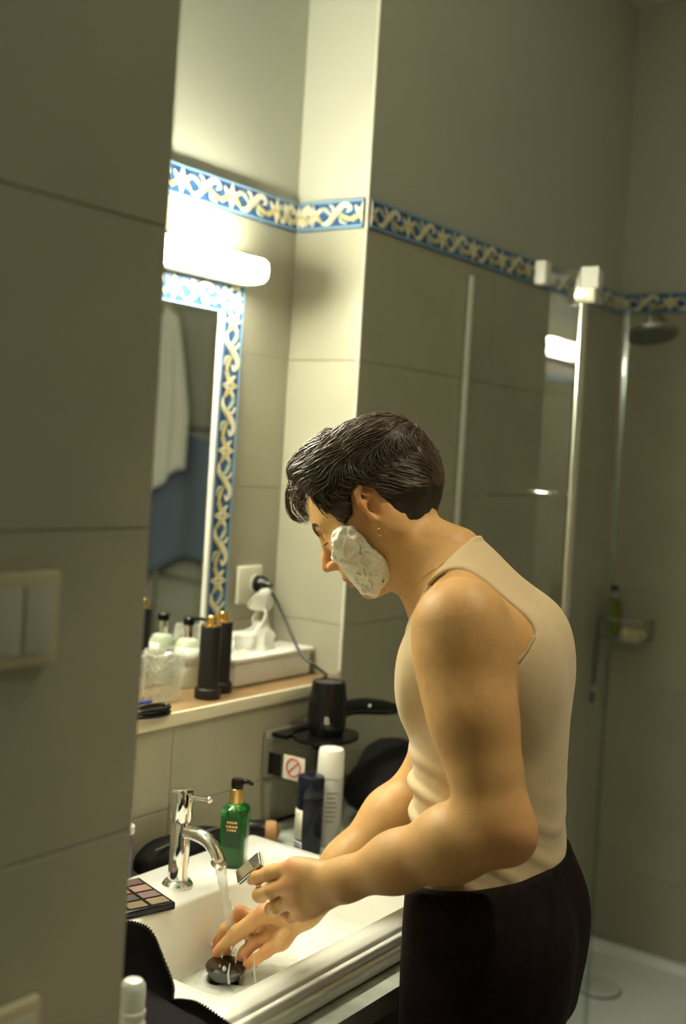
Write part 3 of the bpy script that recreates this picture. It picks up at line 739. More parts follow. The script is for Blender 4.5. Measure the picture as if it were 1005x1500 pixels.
# loose fringe falling over the forehead
fr = []
def fringe(pts, n, spread, sl=0.02):
    base = np.array([PL(x, y, s_) for x, y, s_ in pts])
    for _ in range(n):
        off = rng.normal(0, spread, (1, 3)); tw = rng.normal(0, spread*0.7, (len(base), 3)); tw[0] *= 0.3
        fr.append(np.array(catmull(base+off+tw, 5)))
fringe([(500, 676, .02), (462, 690, .02), (436, 702, .02), (422, 722, .02), (424, 748, .02), (436, 763, .02), (450, 762, .02)], 26, 0.0016)
fringe([(505, 672, .0), (466, 686, .0), (440, 706, .0), (432, 726, .0), (438, 745, .0), (449, 757, .0), (452, 762, .0)], 40, 0.0035)
fringe([(500, 668, .03), (466, 690, .035), (446, 712, .035), (440, 724, .035), (440, 734, .035), (444, 742, .03), (449, 748, .03)], 50, 0.0045)
fringe([(510, 660, .03), (478, 672, .04), (456, 694, .045), (446, 706, .045), (440, 712, .045), (436, 718, .04), (434, 724, .04)], 60, 0.005)
fringe([(520, 650, .0), (484, 660, .0), (456, 682, .0), (442, 700, .0), (436, 712, .0), (433, 722, .0), (436, 732, .0)], 60, 0.006)
Vs, Qs = strand_mesh('fringe', np.stack(fr), rng.uniform(0.0004, 0.0008, len(fr)))
fo = obj('fringe', np_mesh('fringe', Vs, Qs, [HAIRS]), person); fo['kind'] = 'stuff'
# ---- brows and lashes
def face_project(q, off):
    for _ in range(4): g = grad(face, q); q = q-(face(q)-off)[:, None]*g
    return q
br = []
for sg in (-1, 1):
    n = 220; t = rng.uniform(0, 1, n)
    r = np.stack([np.full(n, 0.085), sg*(0.010+0.040*t), 0.0155+0.008*np.sin(t*2.2)+rng.uniform(-0.0035, 0.0035, n)*(1-0.6*t)], 1)
    r = face_project(r, 0.0002); pth = [r]
    for k in range(4):
        r = r+np.stack([-0.0010+0*t, sg*(0.0016+0*t), 0.0010-0.0014*t], 1); r = face_project(r, 0.0006+0.0002*k); pth.append(r)
    br.append(np.stack(pth, 1))
Vs, Qs = strand_mesh('brow', HC+np.concatenate(br)@HM.T, 0.00042); eb = obj('eyebrows', np_mesh('eyebrows', Vs, Qs, [HAIRS]), person); eb['kind'] = 'stuff'
el = []
for sg in (-1, 1):
    n = 60; t = np.linspace(0, 1, n)
    r = np.stack([np.interp(t, [0, .35, .75, 1], [0.081, 0.0872, 0.0832, 0.0755]), sg*(0.021+0.027*t), np.full(n, -0.0070)], 1)
    el.append(np.stack([r+np.array([0.0022*k, sg*0.0006*k, -0.0011*k+0.0003*k*k]) for k in range(4)], 1))
Vs, Qs = strand_mesh('lash', HC+np.concatenate(el)@HM.T, 0.00036); ey = obj('eyelashes', np_mesh('eyelashes', Vs, Qs, [HAIRS]), person); ey['kind'] = 'stuff'
# ---- shaving foam
FOAMP = head_pts([(496, 778), (508, 769), (524, 770), (536, 786), (546, 796), (572, 824), (569, 850), (548, 876), (526, 871), (512, 850), (503, 838), (490, 815)], 0.045)
def foam_sdf(p):
    q = toH(p)
    r = 1-np.abs(wob(q+0.006*np.stack([wob(q, 170, 1), wob(q, 170, 2), wob(q, 170, 3)], 1), 270, 0.4))*2.2
    t = 0.0138+0.0032*np.maximum(r, -0.3)+0.0006*(1-2*np.abs(wob(q, 560, 4.0)))+0.0020*wob(q, 120, 7.0)
    d = face(q)-t
    return smax(d, poly_sdf(q[:, 0], q[:, 2], FOAMP)+0.0025*wob(q, 170, 1.0), 0.009)
Vf, Qf = surface_nets(foam_sdf, HC-0.16, HC+0.14, 0.0013, 6)
FOAM = mat('shaving_foam', (0.84, 0.82, 0.72), 0.3, bump=0.3, bscale=350)
fm = obj('shaving_foam', np_mesh('shaving_foam', Vf, Qf, [FOAM], None, 2), person); fm['label'] = 'thick whipped white shaving foam'
# ---- earring and necklace
lobe = fromH((0.003, 0.0775, -0.0375))
bm = bmesh.new(); tube_bm(bm, [lobe+np.array([0.0042*math.cos(a), 0.0015*math.sin(a), 0.005*math.sin(a)-0.003]) for a in np.linspace(0, 2*PI, 25)], 0.0009, 8, False)
obj('earring', bm_mesh(bm, 'earring', True), person, GOLD)
axn = NECK[2][0]-NECK[0][0]; axn /= np.linalg.norm(axn); e1 = np.cross(axn, [0, 1, 0]); e1 /= np.linalg.norm(e1); e2 = np.cross(axn, e1)
nl = []
for a in np.linspace(0, 2*PI, 90):
    dr = e1*math.cos(a)+e2*math.sin(a); o_ = NECK[1][0]+axn*(0.034); lo_, hi_ = 0.03, 0.14
    for _ in range(22):
        m_ = (lo_+hi_)/2
        if body_sdf((o_+dr*m_)[None])[0] < 0: lo_ = m_
        else: hi_ = m_
    nl.append(o_+dr*(hi_+0.0008))
bm = bmesh.new(); tube_bm(bm, nl, 0.0008, 6, False); obj('necklace', bm_mesh(bm, 'necklace', True), person, GOLD)
# ---- piping round the near armhole
def edge_ring(sg, c):
    out = []
    for a in np.linspace(0, 2*PI, 100):
        u, z = c[0]+0.0815*math.cos(a), c[2]+0.0765*math.sin(a); lo_, hi_ = 0.092, 0.24
        if shoulders(np.array([[u, sg*0.092, z]]))[0] > 0: out.append(None); continue
        for _ in range(20):
            m_ = (lo_+hi_)/2
            if shoulders(np.array([[u, sg*m_, z]]))[0] < 0.003: lo_ = m_
            else: hi_ = m_
        out.append((u, sg*hi_, z))
    return out
HEMB_SHADOW = mat('jersey_binding_shadow', (0.42, 0.30, 0.17), 0.85)  # darker than the jersey: the shadow along the binding is put into its colour
for sg, c in ((1, PL(690, 912, 0.125)), (-1, np.array([0.05, -0.15, 1.345]))):
    R_ = edge_ring(sg, c); seg = []; segs = []
    for p_ in R_+[None]:
        if p_ is None:
            if len(seg) > 4: segs.append(seg)
            seg = []
        else: seg.append(p_)
    bm = bmesh.new()
    for sgm in segs: tube_bm(bm, sgm, 0.0030, 8)
    if segs: obj('armhole_binding', bm_mesh(bm, 'armhole_binding', True), person, HEMB_SHADOW)

# ------------------------------------------------------------------ vanity: cabinet, marble top, basin
CTZ = 0.806
SX0, SX1, SY0, SY1, SZ = 1.143, 1.716, 0.937, 1.375, 0.85
cab = empty('vanity_cabinet', (1.6, 1.2, 0.0), 0, 'dark brown vanity cabinet under the marble counter', 'cabinet')
DARKW = mat('dark_wood', (0.022, 0.014, 0.011), 0.55, var=0.25, scale=12)
atp(box('side_panel', (0.84, 0.93, 0.08), (0.86, 1.475, 0.772), DARKW, cab)); atp(box('side_panel', (1.84, 0.93, 0.08), (1.86, 1.475, 0.772), DARKW, cab))
atp(box('plinth', (0.86, 0.97, 0.0), (1.84, 1.475, 0.08), DARKW, cab))
for i in range(3):
    x0 = 0.843+i*0.339
    d_ = atp(box('door', (x0, 0.912, 0.09), (x0+0.336, 0.93, 0.768), DARKW, cab, 0.002))
MARBLE = mat('grey_marble', (0.50, 0.52, 0.46), 0.25, col2=(0.36, 0.39, 0.35), scale=30)
bm = bmesh.new()
for lo, hi in (((0.832, 0.88, 0.774), (SX0+0.01, 1.478, CTZ)), ((SX1-0.01, 0.88, 0.774), (1.87, 1.478, CTZ)), ((SX0+0.01, 0.88, 0.774), (SX1-0.01, SY0+0.01, CTZ)), ((SX0+0.01, SY1-0.01, 0.774), (SX1-0.01, 1.478, CTZ))):
    box_bm(bm, lo, hi)
ep = [(1.87, 0.88), (1.88, 0.90), (2.33, 1.21), (2.34, 1.24), (2.34, 1.478), (1.87, 1.478)]
ea = [bm.verts.new((x_, y_, 0.774)) for x_, y_ in ep]; eb_ = [bm.verts.new((x_, y_, CTZ)) for x_, y_ in ep]
bm.faces.new(ea[::-1]); bm.faces.new(eb_)
for k in range(6): bm.faces.new((ea[k], ea[(k+1) % 6], eb_[(k+1) % 6], eb_[k]))
tag(obj('counter_top', bm_mesh(bm, 'counter_top'), None, MARBLE), 'grey veined marble counter around the white basin', 'countertop')
sink = empty('washbasin', (1.43, 1.156, CTZ), 0, 'white rectangular porcelain washbasin with a ribbed front edge', 'sink')
loops = [rrect(SX0+0.02, SX1-0.02, SY0+0.02, SY1-0.02, 0.01, 0.70), rrect(SX0+0.012, SX1-0.012, SY0+0.012, SY1-0.012, 0.01, 0.795), rrect(SX0+0.012, SX1-0.012, SY0+0.012, SY1-0.012, 0.01, 0.807),
         rrect(SX0, SX1, SY0, SY1, 0.008, 0.808), rrect(SX0, SX1, SY0, SY1, 0.008, SZ-0.004), rrect(SX0+0.003, SX1-0.003, SY0+0.003, SY1-0.003, 0.008, SZ),
         rrect(1.180, 1.684, 0.976, 1.243, 0.016, SZ), rrect(1.186, 1.678, 0.982, 1.238, 0.018, SZ-0.006), rrect(1.198, 1.668, 0.992, 1.232, 0.025, 0.775),
         rrect(1.215, 1.650, 1.008, 1.222, 0.04, 0.752), rrect(1.25, 1.61, 1.04, 1.205, 0.05, 0.746), rrect(1.375, 1.435, 1.135, 1.190, 0.027, 0.742)]
atp(loft('basin', loops, PORCELAIN, sink, ang=50))
for i, (y0, z0, z1) in enumerate(((SY0-0.010, 0.824, 0.843), (SY0-0.018, 0.8085, 0.829))):
    atp(box('front_rib', (SX0+0.001, y0, z0), (SX1-0.001, SY0+0.002, z1), PORCELAIN, sink, 0.004, 3))
dr = lathe('drain_plug', [(0.026, 0.0), (0.030, 0.002), (0.030, 0.006), (0.024, 0.008), (0.024, 0.018), (0.031, 0.020), (0.032, 0.026), (0.029, 0.029), (0.001, 0.030)], mat('dark_chrome', (0.10, 0.10, 0.098), 0.16, metal=1.0), sink, (1.405, 1.162, 0.742)); atp(dr)

# faucet
fa = empty('faucet', (1.43, 1.295, SZ), 0, 'chrome single-lever basin faucet with running water', 'faucet')
lathe('base_flange', [(0.025, 0.0), (0.0255, 0.004), (0.022, 0.009), (0.0175, 0.012)], CHROME, fa)
lathe('body', [(0.0165, 0.010), (0.0165, 0.100), (0.0155, 0.103), (0.0155, 0.106)], CHROME, fa)
lathe('handle_cap', [(0.0160, 0.106), (0.0172, 0.110), (0.0178, 0.150), (0.0172, 0.154), (0.001, 0.155)], CHROME, fa)
tube('lever', [(0, -0.012, 0.146), (0, -0.030, 0.149), (0, -0.056, 0.152)], [0.004, 0.0036, 0.0034], CHROME, fa)
lathe('lever_knob', [(0.001, -0.0055), (0.0045, -0.003), (0.0055, 0.0), (0.0045, 0.003), (0.001, 0.0055)], CHROME, fa, (0, -0.058, 0.1525), 16)
tube('spout', [(0, -0.008, 0.090), (0, -0.034, 0.092), (0, -0.060, 0.087), (0, -0.076, 0.074), (0, -0.084, 0.062)], [0.011, 0.0112, 0.011, 0.0105, 0.0105], CHROME, fa, 18, 8)
sp = lathe('aerator', [(0.0105, -0.006), (0.0125, -0.005), (0.0125, 0.004), (0.0108, 0.005)], CHROME, fa, (0, -0.0855, 0.059)); sp.rotation_euler = (math.radians(28), 0, 0)

# running water: stream, sheet of droplets off the hand, ripples in the basin
WATER = film_mat('water', 0.34, (0.98, 0.99, 0.98), 1.4, 0.02)
st_ = [(1.43, 1.2085, 0.907), (1.431, 1.203, 0.890), (1.430, 1.195, 0.865), (1.431, 1.186, 0.838), (1.430, 1.178, 0.815), (1.431, 1.172, 0.797)]
P2 = catmull(st_, 8); bm = bmesh.new()
rr_ = [0.0098-0.0022*min(1, i/14)+0.0006*math.sin(i*1.3)+0.0005*math.sin(i*2.9) for i in range(len(P2))]
tube_bm(bm, P2, rr_, 14)
wt = tag(obj('water_stream', bm_mesh(bm, 'water_stream', True), None, WATER), 'clear stream of tap water falling onto the hand', 'water', kind='stuff')
bm = bmesh.new()
r2 = random.Random(3)
for i in range(18):
    x, y = 1.41+r2.gauss(0, 0.028), 1.150+r2.gauss(0, 0.022); z1_ = r2.uniform(0.765, 0.80); z0_ = r2.uniform(0.747, 0.757)
    if i % 2: tube_bm(bm, [(x, y, z1_), (x+r2.gauss(0, .003), y, (z0_+z1_)/2), (x+r2.gauss(0, .005), y+r2.gauss(0, .004), z0_)], [0.0008, 0.0016, 0.0022], 6)
    else:
        mt = Matrix.Translation((x, y, z1_)) @ Matrix.Diagonal((1, 1, 1.5, 1)); bmesh.ops.create_icosphere(bm, subdivisions=2, radius=r2.uniform(0.0012, 0.003), matrix=mt)
n = 44; gv = {}
for i in range(n+1):
    for j in range(n+1):
        x, y = 1.30+0.24*i/n, 1.045+0.165*j/n; rd = math.hypot(x-1.41, y-1.14)
        gv[i, j] = bm.verts.new((x, y, 0.7478+0.0022*math.sin(rd*260+2*math.sin(x*70)+2*math.sin(y*90))*math.exp(-rd*9)+0.0012*math.sin(x*190+y*140)+0.001))
for i in range(n):
    for j in range(n): bm.faces.new((gv[i, j], gv[i+1, j], gv[i+1, j+1], gv[i, j+1]))
tag(obj('water_splash', bm_mesh(bm, 'water_splash', True), None, WATER), 'splashing water and ripples on the basin floor round the plug', 'water', kind='stuff')

# ------------------------------------------------------------------ safety razor held in the left hand
rz = empty('safety_razor', MO+0, FA, 'small chrome double-edged safety razor held in the man\'s fingers', 'razor')
ra, rb = PL(349, 1287, 0.108), PL(383, 1257, 0.108); rcn = (ra+rb)/2
rz.location = MO+F3*rcn[0]+L3*rcn[1]+np.array([0, 0, rcn[2]]); 
ex = (rb-ra)/np.linalg.norm(rb-ra); hend = PL(408, 1300, 0.062); ez = rcn-hend; ez -= ex*(ez@ex); ez /= np.linalg.norm(ez); eyv = np.cross(ez, ex)
loc_m = Matrix(((ex[0], eyv[0], ez[0], 0), (ex[1], eyv[1], ez[1], 0), (ex[2], eyv[2], ez[2], 0), (0, 0, 0, 1)))
def raz(nm, me, m_): me.transform(loc_m); return obj(nm, me, rz, m_)
hl = np.linalg.norm(rb-ra)/2
bm = bmesh.new(); box_bm(bm, (-hl, -0.0115, 0.0006), (hl, 0.0115, 0.0042), 0.0018, 3); raz('cap_plate', bm_mesh(bm, 'cap_plate'), CHROME)
bm = bmesh.new(); box_bm(bm, (-hl, -0.0125, -0.0032), (hl, 0.0125, -0.0004), 0.001, 2)
for i in range(9): box_bm(bm, (-hl+0.003+i*(2*hl-0.006)/9, -0.0138, -0.0032), (-hl+0.003+i*(2*hl-0.006)/9+0.0024, 0.0138, -0.0014))
raz('base_plate', bm_mesh(bm, 'base_plate'), STEEL)
bm = bmesh.new(); box_bm(bm, (-hl+0.001, -0.0130, -0.0003), (hl-0.001, 0.0130, 0.0002)); raz('blade', bm_mesh(bm, 'blade'), STEEL)
bm = bmesh.new(); prof = [(0.0040, -0.0032), (0.0034, -0.012), (0.0046, -0.016)]+[(0.0046 if i % 2 else 0.0050, -0.018-i*0.003) for i in range(18)]+[(0.0058, -0.074), (0.0050, -0.080), (0.0010, -0.082)]
lathe_bm(bm, prof[::-1], 18); raz('handle', bm_mesh(bm, 'handle', True), CHROME)

# ------------------------------------------------------------------ things on the basin and counter
# green soap bottle
gb = empty('soap_bottle', (1.571, 1.298, SZ), math.radians(28), 'green glass liquid soap bottle with gold collar and black pump', 'bottle')
def rr2(w_, d_, r, z): return rrect(-w_/2, w_/2, -d_/2, d_/2, r, z, 5)
GREENG = mat('green_glass', (0.06, 0.36, 0.10), 0.04, trans=0.85, ior=1.45)
loft('bottle_body', [rr2(.050, .040, .010, 0.0), rr2(.055, .044, .012, .004), rr2(.056, .045, .012, .092), rr2(.052, .041, .014, .099), rr2(.032, .028, .013, .104), rr2(.024, .024, .0115, .106)], GREENG, gb)
loft('liquid', [rr2(.046, .036, .009, 0.005), rr2(.049, .038, .010, .008), rr2(.049, .038, .010, .074)], mat('green_liquid', (0.04, 0.42, 0.07), 0.1, trans=0.6, ior=1.36), gb)
lathe('collar', [(0.0125, 0.1065), (0.0125, 0.130), (0.011, 0.131)], GOLD, gb)
pm = lathe('pump_head', [(0.010, 0.1315), (0.0108, 0.134), (0.0108, 0.144), (0.009, 0.147), (0.001, 0.148)], BLACKP, gb)
tube('nozzle', [(0.004, 0, 0.142), (0.018, 0.0, 0.141), (0.027, 0.0, 0.136)], [0.0052, 0.0042, 0.0030], BLACKP, gb, 10).rotation_euler = (0, 0, math.radians(-70))
lb = box('label', (-0.0285, -0.013, 0.036), (-0.0281, 0.013, 0.086), mat('dark_green_label', (0.012, 0.05, 0.018), 0.5), gb)
for i, (z_, w_) in enumerate(((0.079, .009), (0.072, .010), (0.066, .008))):
    for j in range(4): box('lettering', (-0.0288, -w_+j*w_*0.52, z_-0.0018), (-0.0284, -w_+j*w_*0.52+w_*0.36, z_+0.0018), GOLD, lb)
# powder brush
kb = empty('powder_brush', (1.795, 1.420, CTZ+0.0215), 0, 'stubby black make-up brush with tan bristles lying behind the soap bottle', 'brush')
mx_ = Matrix.Rotation(math.radians(-50), 4, 'Z') @ Matrix.Rotation(PI/2, 4, 'Y')
lathe('handle', [(0.014, -0.028), (0.0195, -0.024), (0.021, 0.0), (0.0195, 0.010)], BLACKP, kb, mtx=mx_)
lathe('bristles', [(0.0185, 0.0102), (0.0205, 0.020), (0.019, 0.031), (0.010, 0.038), (0.001, 0.040)], mat('tan_bristle', (0.42, 0.22, 0.09), 0.8, bump=0.5, bscale=400), kb, mtx=mx_)
# dark wash bag behind the faucet
def sdf_obj(name, f, lo, hi, h, m_, parent=None, sm=1):
    V_, Q_ = surface_nets(f, lo, hi, h, 6); return obj(name, np_mesh(name, V_, Q_, [m_], None, sm), parent)
BLKF = mat('black_fabric', (0.006, 0.005, 0.0055), 0.85, spec=0.2, bump=0.2, bscale=300)
def pouch_f(p):
    q = p-np.array([1.585, 1.425, 0.838]); k0 = (np.abs(q[:, 0]/0.115)**3+np.abs(q[:, 1]/0.038)**2.4+np.abs(q[:, 2]/0.032)**2.6)**(1/2.7)
    return np.maximum((k0-1)*0.032+0.0018*wob(p, 60), CTZ+0.0005-p[:, 2])
pb = sdf_obj('wash_bag', pouch_f, (1.45, 1.37, 0.79), (1.72, 1.476, 0.89), 0.003, BLKF)
tag(pb, 'black fabric wash bag lying behind the faucet', 'bag')
tube('zip', [(1.49, 1.405, 0.8655), (1.54, 1.405, 0.869), (1.60, 1.405, 0.870), (1.66, 1.405, 0.868)], 0.0018, STEEL, pb, 6)
# black cord on the counter by the wall
tag(tube('hair_tie', [(1.885, 1.462, CTZ+.004), (1.92, 1.470, CTZ+.004), (1.96, 1.468, CTZ+.004), (1.985, 1.46, CTZ+.004)], 0.004, BLACKP, None, 8), 'black elastic band lying on the counter against the tiles', 'hair tie')
# travel pump bottle with violet label
tb = empty('travel_bottle', (1.462, 1.402, SZ-0.044), 0, 'small clear pump bottle with white top and violet label', 'bottle')
tb.location = (1.440, 1.431, CTZ)
lathe('bottle_body', [(0.014, 0.0), (0.0155, 0.003), (0.0155, 0.082), (0.013, 0.090), (0.009, 0.094)], mat('violet_bottle', (0.22, 0.18, 0.34), 0.25, trans=0.25), tb)
lathe('shoulder', [(0.0135, 0.094), (0.0165, 0.096), (0.0165, 0.108), (0.012, 0.111)], WHITEP, tb)
lathe('clear_cap', [(0.0095, 0.111), (0.009, 0.130), (0.0085, 0.136), (0.001, 0.138)], mat('frosted_cap', (0.78, 0.78, 0.75), 0.3, trans=0.3), tb)
box('label', (-0.0162, -0.0055, 0.113), (-0.0098, 0.0055, 0.126), mat('violet_print', (0.14, 0.1, 0.45), 0.4), tb)
# eye shadow palette
pa = empty('eyeshadow_palette', (1.320, 1.303, SZ), math.radians(-17), 'open black eyeshadow palette with pink, brown and grey pans', 'make-up palette')
box('case', (-0.065, -0.062, 0.0), (0.055, 0.058, 0.012), BLACKP, pa, 0.0025, 2)
pc = [(0.50, 0.18, 0.13), (0.24, 0.17, 0.12), (0.09, 0.08, 0.075), (0.48, 0.16, 0.10), (0.34, 0.25, 0.14), (0.13, 0.11, 0.10), (0.52, 0.24, 0.17), (0.26, 0.14, 0.10), (0.42, 0.30, 0.18), (0.3, 0.2, 0.2), (0.5, 0.3, 0.25), (0.2, 0.12, 0.1)]
for i in range(3):
    for j in range(4):
        c_ = pc[i*4+j]; x0, y0 = -0.058+i*0.0375, -0.056+j*0.0282
        box('pan', (x0, y0, 0.0122), (x0+0.031, y0+0.0225, 0.0132), mat('shadow_%d' % (i*4+j), tuple(v_*0.55 for v_ in c_), 0.85), pa)
# cosmetic bag with toothed zip lying open, left of the basin
cb = empty('cosmetic_bag', (1.05, 1.08, CTZ), 0, 'open black cosmetic bag with toothed zip edges beside the basin', 'bag')
def bag_f(p):
    q = p-np.array([1.068, 1.10, 0.836]); k0 = (np.abs(q[:, 0]/0.058)**3+np.abs(q[:, 1]/0.18)**3.4+np.abs(q[:, 2]/0.034)**3)**(1/3.1)
    return np.maximum((k0-1)*0.034+0.003*wob(p, 40, 2), CTZ+0.0005-p[:, 2])
atp(sdf_obj('bag_body', bag_f, (0.99, 0.90, 0.79), (1.14, 1.30, 0.89), 0.004, BLKF, cb))
def flap(outline, X, lean):
    pts = [onx(x, y, X) for x, y in outline]
    top = catmull(pts, 5); bot = [np.array([X-0.03, p_[1]+0.0, max(CTZ+0.012, min(p_[2]-0.012, 0.835))]) for p_ in top]
    bm = bmesh.new(); t = 0.004
    rows = []
    for k in range(6):
        f_ = k/5; rows.append([(np.array(a)*f_+np.array(b)*(1-f_)+np.array([0.010*math.sin(f_*PI)+lean*f_, 0, 0])) for a, b in zip(top, bot)])
    A = [[bm.verts.new(p_) for p_ in r] for r in rows]; B = [[bm.verts.new(p_-np.array([t, 0, 0])) for p_ in r] for r in rows]; n = len(top)
    for k in range(5):
        for i in range(n-1):
            bm.faces.new((A[k][i], A[k][i+1], A[k+1][i+1], A[k+1][i])); bm.faces.new((B[k][i], B[k+1][i], B[k+1][i+1], B[k][i+1]))
    for i in range(n-1): bm.faces.new((A[5][i], A[5][i+1], B[5][i+1], B[5][i])); bm.faces.new((A[0][i], B[0][i], B[0][i+1], A[0][i+1]))
    for k in range(5): bm.faces.new((A[k][0], A[k+1][0], B[k+1][0], B[k][0])); bm.faces.new((A[k][-1], B[k][-1], B[k+1][-1], A[k+1][-1]))
    me = bm_mesh(bm, 'flap'); smooth_angle(me, 50); fo_ = atp(obj('flap', me, cb, BLKF))
    bm = bmesh.new(); dd = 0.0; edge = [np.array(r) for r in rows[5]]
    for i in range(n-1):
        a, b = edge[i], edge[i+1]; L_ = np.linalg.norm(b-a); m_ = max(1, int(L_/0.0032)); dir_ = (b-a)/L_; nrm = np.cross(dir_, [1, 0, 0])
        if nrm[2] < 0: nrm = -nrm
        for q_ in range(m_):
            c_ = a+(b-a)*(q_+0.5)/m_-np.array([t/2, 0, 0])
            box_bm(bm, c_-np.array([0.002, 0.0008, 0.001]), c_+np.array([0.002, 0.0008, 0.001])+nrm*0.0016)
    zt = obj('zip_teeth', bm_mesh(bm, 'zip_teeth'), fo_, BLACKP); zt['kind'] = 'stuff'
flap([(150, 1360), (182, 1351), (205, 1354), (224, 1366), (240, 1402), (252, 1432), (256, 1450), (252, 1466)], 1.128, 0.0)
flap([(235, 1478), (255, 1466), (275, 1466), (292, 1470), (312, 1482), (332, 1497), (345, 1508)], 1.118, 0.0)
# white-capped foam bottle in front of the bag
wb = empty('foam_bottle', (0.948, 0.915, CTZ), 0, 'white cylindrical bottle with a domed translucent cap by the cosmetic bag', 'bottle')
lathe('bottle_body', [(0.0145, 0.0), (0.016, 0.003), (0.016, 0.118), (0.0135, 0.124)], WHITEP, wb)
lathe('neck_ring', [(0.0145, 0.124), (0.0155, 0.126), (0.0155, 0.132), (0.014, 0.134)], mat('soft_white', (0.7, 0.72, 0.68), 0.4), wb)
lathe('cap', [(0.0140, 0.134), (0.0142, 0.155), (0.0135, 0.161), (0.010, 0.1655), (0.001, 0.167)], mat('milky_cap', (0.78, 0.82, 0.78), 0.25, trans=0.2), wb)
# spray cans
nv = empty('shaving_foam_can', (1.815, 1.318, CTZ), math.radians(0), 'navy blue spray can with a pale label on the counter', 'spray can')
NAVY = mat('navy_can', (0.006, 0.007, 0.020), 0.25)
lathe('can', [(0.024, 0.0), (0.026, 0.003), (0.026, 0.104), (0.0255, 0.107)], NAVY, nv)
lathe('cap', [(0.0255, 0.1075), (0.0262, 0.110), (0.0262, 0.140), (0.024, 0.146), (0.018, 0.148), (0.001, 0.148)], NAVY, nv)
def wrap(name, r, a0, a1, z0, z1, m_, parent, t=0.0004, n=14):
    bm = bmesh.new(); an = [math.radians(a0+(a1-a0)*k/n) for k in range(n+1)]
    R_ = [[bm.verts.new((q_*math.cos(a), q_*math.sin(a), z)) for a in an] for q_, z in ((r, z0), (r+t, z0), (r+t, z1), (r, z1))]
    for i in range(4):
        for k in range(n): bm.faces.new((R_[i][k], R_[i][k+1], R_[(i+1) % 4][k+1], R_[(i+1) % 4][k]))
    return obj(name, bm_mesh(bm, name, True), parent, m_)
lab = wrap('label', 0.0262, 130, 186, 0.030, 0.085, mat('cream_label', (0.66, 0.64, 0.5), 0.5), nv)
for i in range(9): wrap('print_line', 0.0267, 140, 178-(i*7) % 13, 0.036+i*0.005, 0.0372+i*0.005, mat('grey_print', (0.25, 0.25, 0.25), 0.6), lab)
l2 = wrap('lower_label', 0.0262, 128, 190, 0.005, 0.026, mat('pale_blue_label', (0.42, 0.46, 0.48), 0.5), nv)
for i in range(3): wrap('print_line', 0.0267, 138, 182, 0.008+i*0.006, 0.0105+i*0.006, NAVY, l2)
wc = empty('hairspray_can', (1.882, 1.322, CTZ), 0, 'tall silver-white spray can with a plain white cap', 'spray can')
lathe('can', [(0.024, 0.0), (0.0265, 0.003), (0.0265, 0.128), (0.024, 0.132)], mat('silver_can', (0.52, 0.53, 0.5), 0.35, metal=0.3), wc)
lathe('cap', [(0.0258, 0.1325), (0.0262, 0.135), (0.0255, 0.180), (0.023, 0.186), (0.001, 0.187)], WHITEP, wc)
for i in range(7): wrap('print_line', 0.0266, 205, 240+(i*9) % 14, 0.05+i*0.009, 0.053+i*0.009, mat('grey_print', (0.25, 0.25, 0.25), 0.6), wc)
# black toiletry bag and grey cloth at the far end of the counter
def bag2_f(p):
    q = p-np.array([2.13, 1.345, 0.85]); c_, s_ = math.cos(0.5), math.sin(0.5)
    x, y = q[:, 0]*c_+q[:, 1]*s_, -q[:, 0]*s_+q[:, 1]*c_
    top = 0.055+0.16*(x+0.05)
    k0 = (np.abs(x/0.17)**2.6+np.abs(y/0.085)**2.4+np.abs((q[:, 2]-0.02)/np.maximum(top, 0.03))**2.4)**(1/2.5)
    return np.maximum((k0-1)*0.06+0.006*wob(p, 26, 3)+0.002*wob(p, 90), CTZ+0.0005-p[:, 2])
b2 = sdf_obj('toiletry_bag', bag2_f, (1.93, 1.20, 0.79), (2.38, 1.474, 0.99), 0.005, BLKF); tag(b2, 'large soft black toiletry bag slumped at the end of the counter', 'bag')
def cloth_f(p):
    q = p-np.array([1.90, 1.215, 0.815]); k0 = np.sqrt((q[:, 0]/0.10)**2+(q[:, 1]/0.06)**2+(q[:, 2]/0.030)**2)
    return np.maximum((k0-1)*0.03+0.008*wob(p, 55, 1)+0.003*wob(p, 130), CTZ+0.0005-p[:, 2])
c2 = sdf_obj('face_cloth', cloth_f, (1.78, 1.13, 0.79), (2.02, 1.285, 0.86), 0.004, mat('grey_green_cloth', (0.10, 0.11, 0.095), 0.9, bump=0.4, bscale=250)); tag(c2, 'crumpled dark grey-green face cloth beside the spray cans', 'cloth')

# ------------------------------------------------------------------ hair dryer in its wall holder
hold = empty('dryer_holder', (1.95, YP-0.005, 0.99), 0, 'wall bracket with black ring and metal plate holding the hair dryer', 'wall holder')
BY = YP-0.095
bm = bmesh.new()
n = 32
for ra_, rb_ in ((0.030, 0.062),):
    R_ = []
    for r_, z_ in ((ra_, 0.988), (rb_, 0.988), (rb_, 0.996), (ra_, 0.996)): R_.append([bm.verts.new((1.955+r_*math.cos(2*PI*k/n)*1.25, BY+r_*math.sin(2*PI*k/n), z_)) for k in range(n)])
    for i in range(4):
        for k in range(n): bm.faces.new((R_[i][k], R_[i][(k+1) % n], R_[(i+1) % 4][(k+1) % n], R_[(i+1) % 4][k]))
box_bm(bm, (1.88, BY+0.045, 0.988), (2.03, YP-0.006, 0.996))
atp(obj('ring_shelf', bm_mesh(bm, 'ring_shelf'), hold, BLACKP))
atp(box('back_plate', (1.865, YP-0.014, 0.905), (2.04, YP-0.0055, 1.000), mat('holder_grey', (0.5, 0.5, 0.46), 0.35, metal=0.4), hold, 0.003, 2))
atp(box('side_plate', (1.862, YP-0.120, 0.912), (1.866, YP-0.0145, 0.987), clear_glass('smoky_plate', (0.85, 0.85, 0.8), 0.1, 1.6), hold))
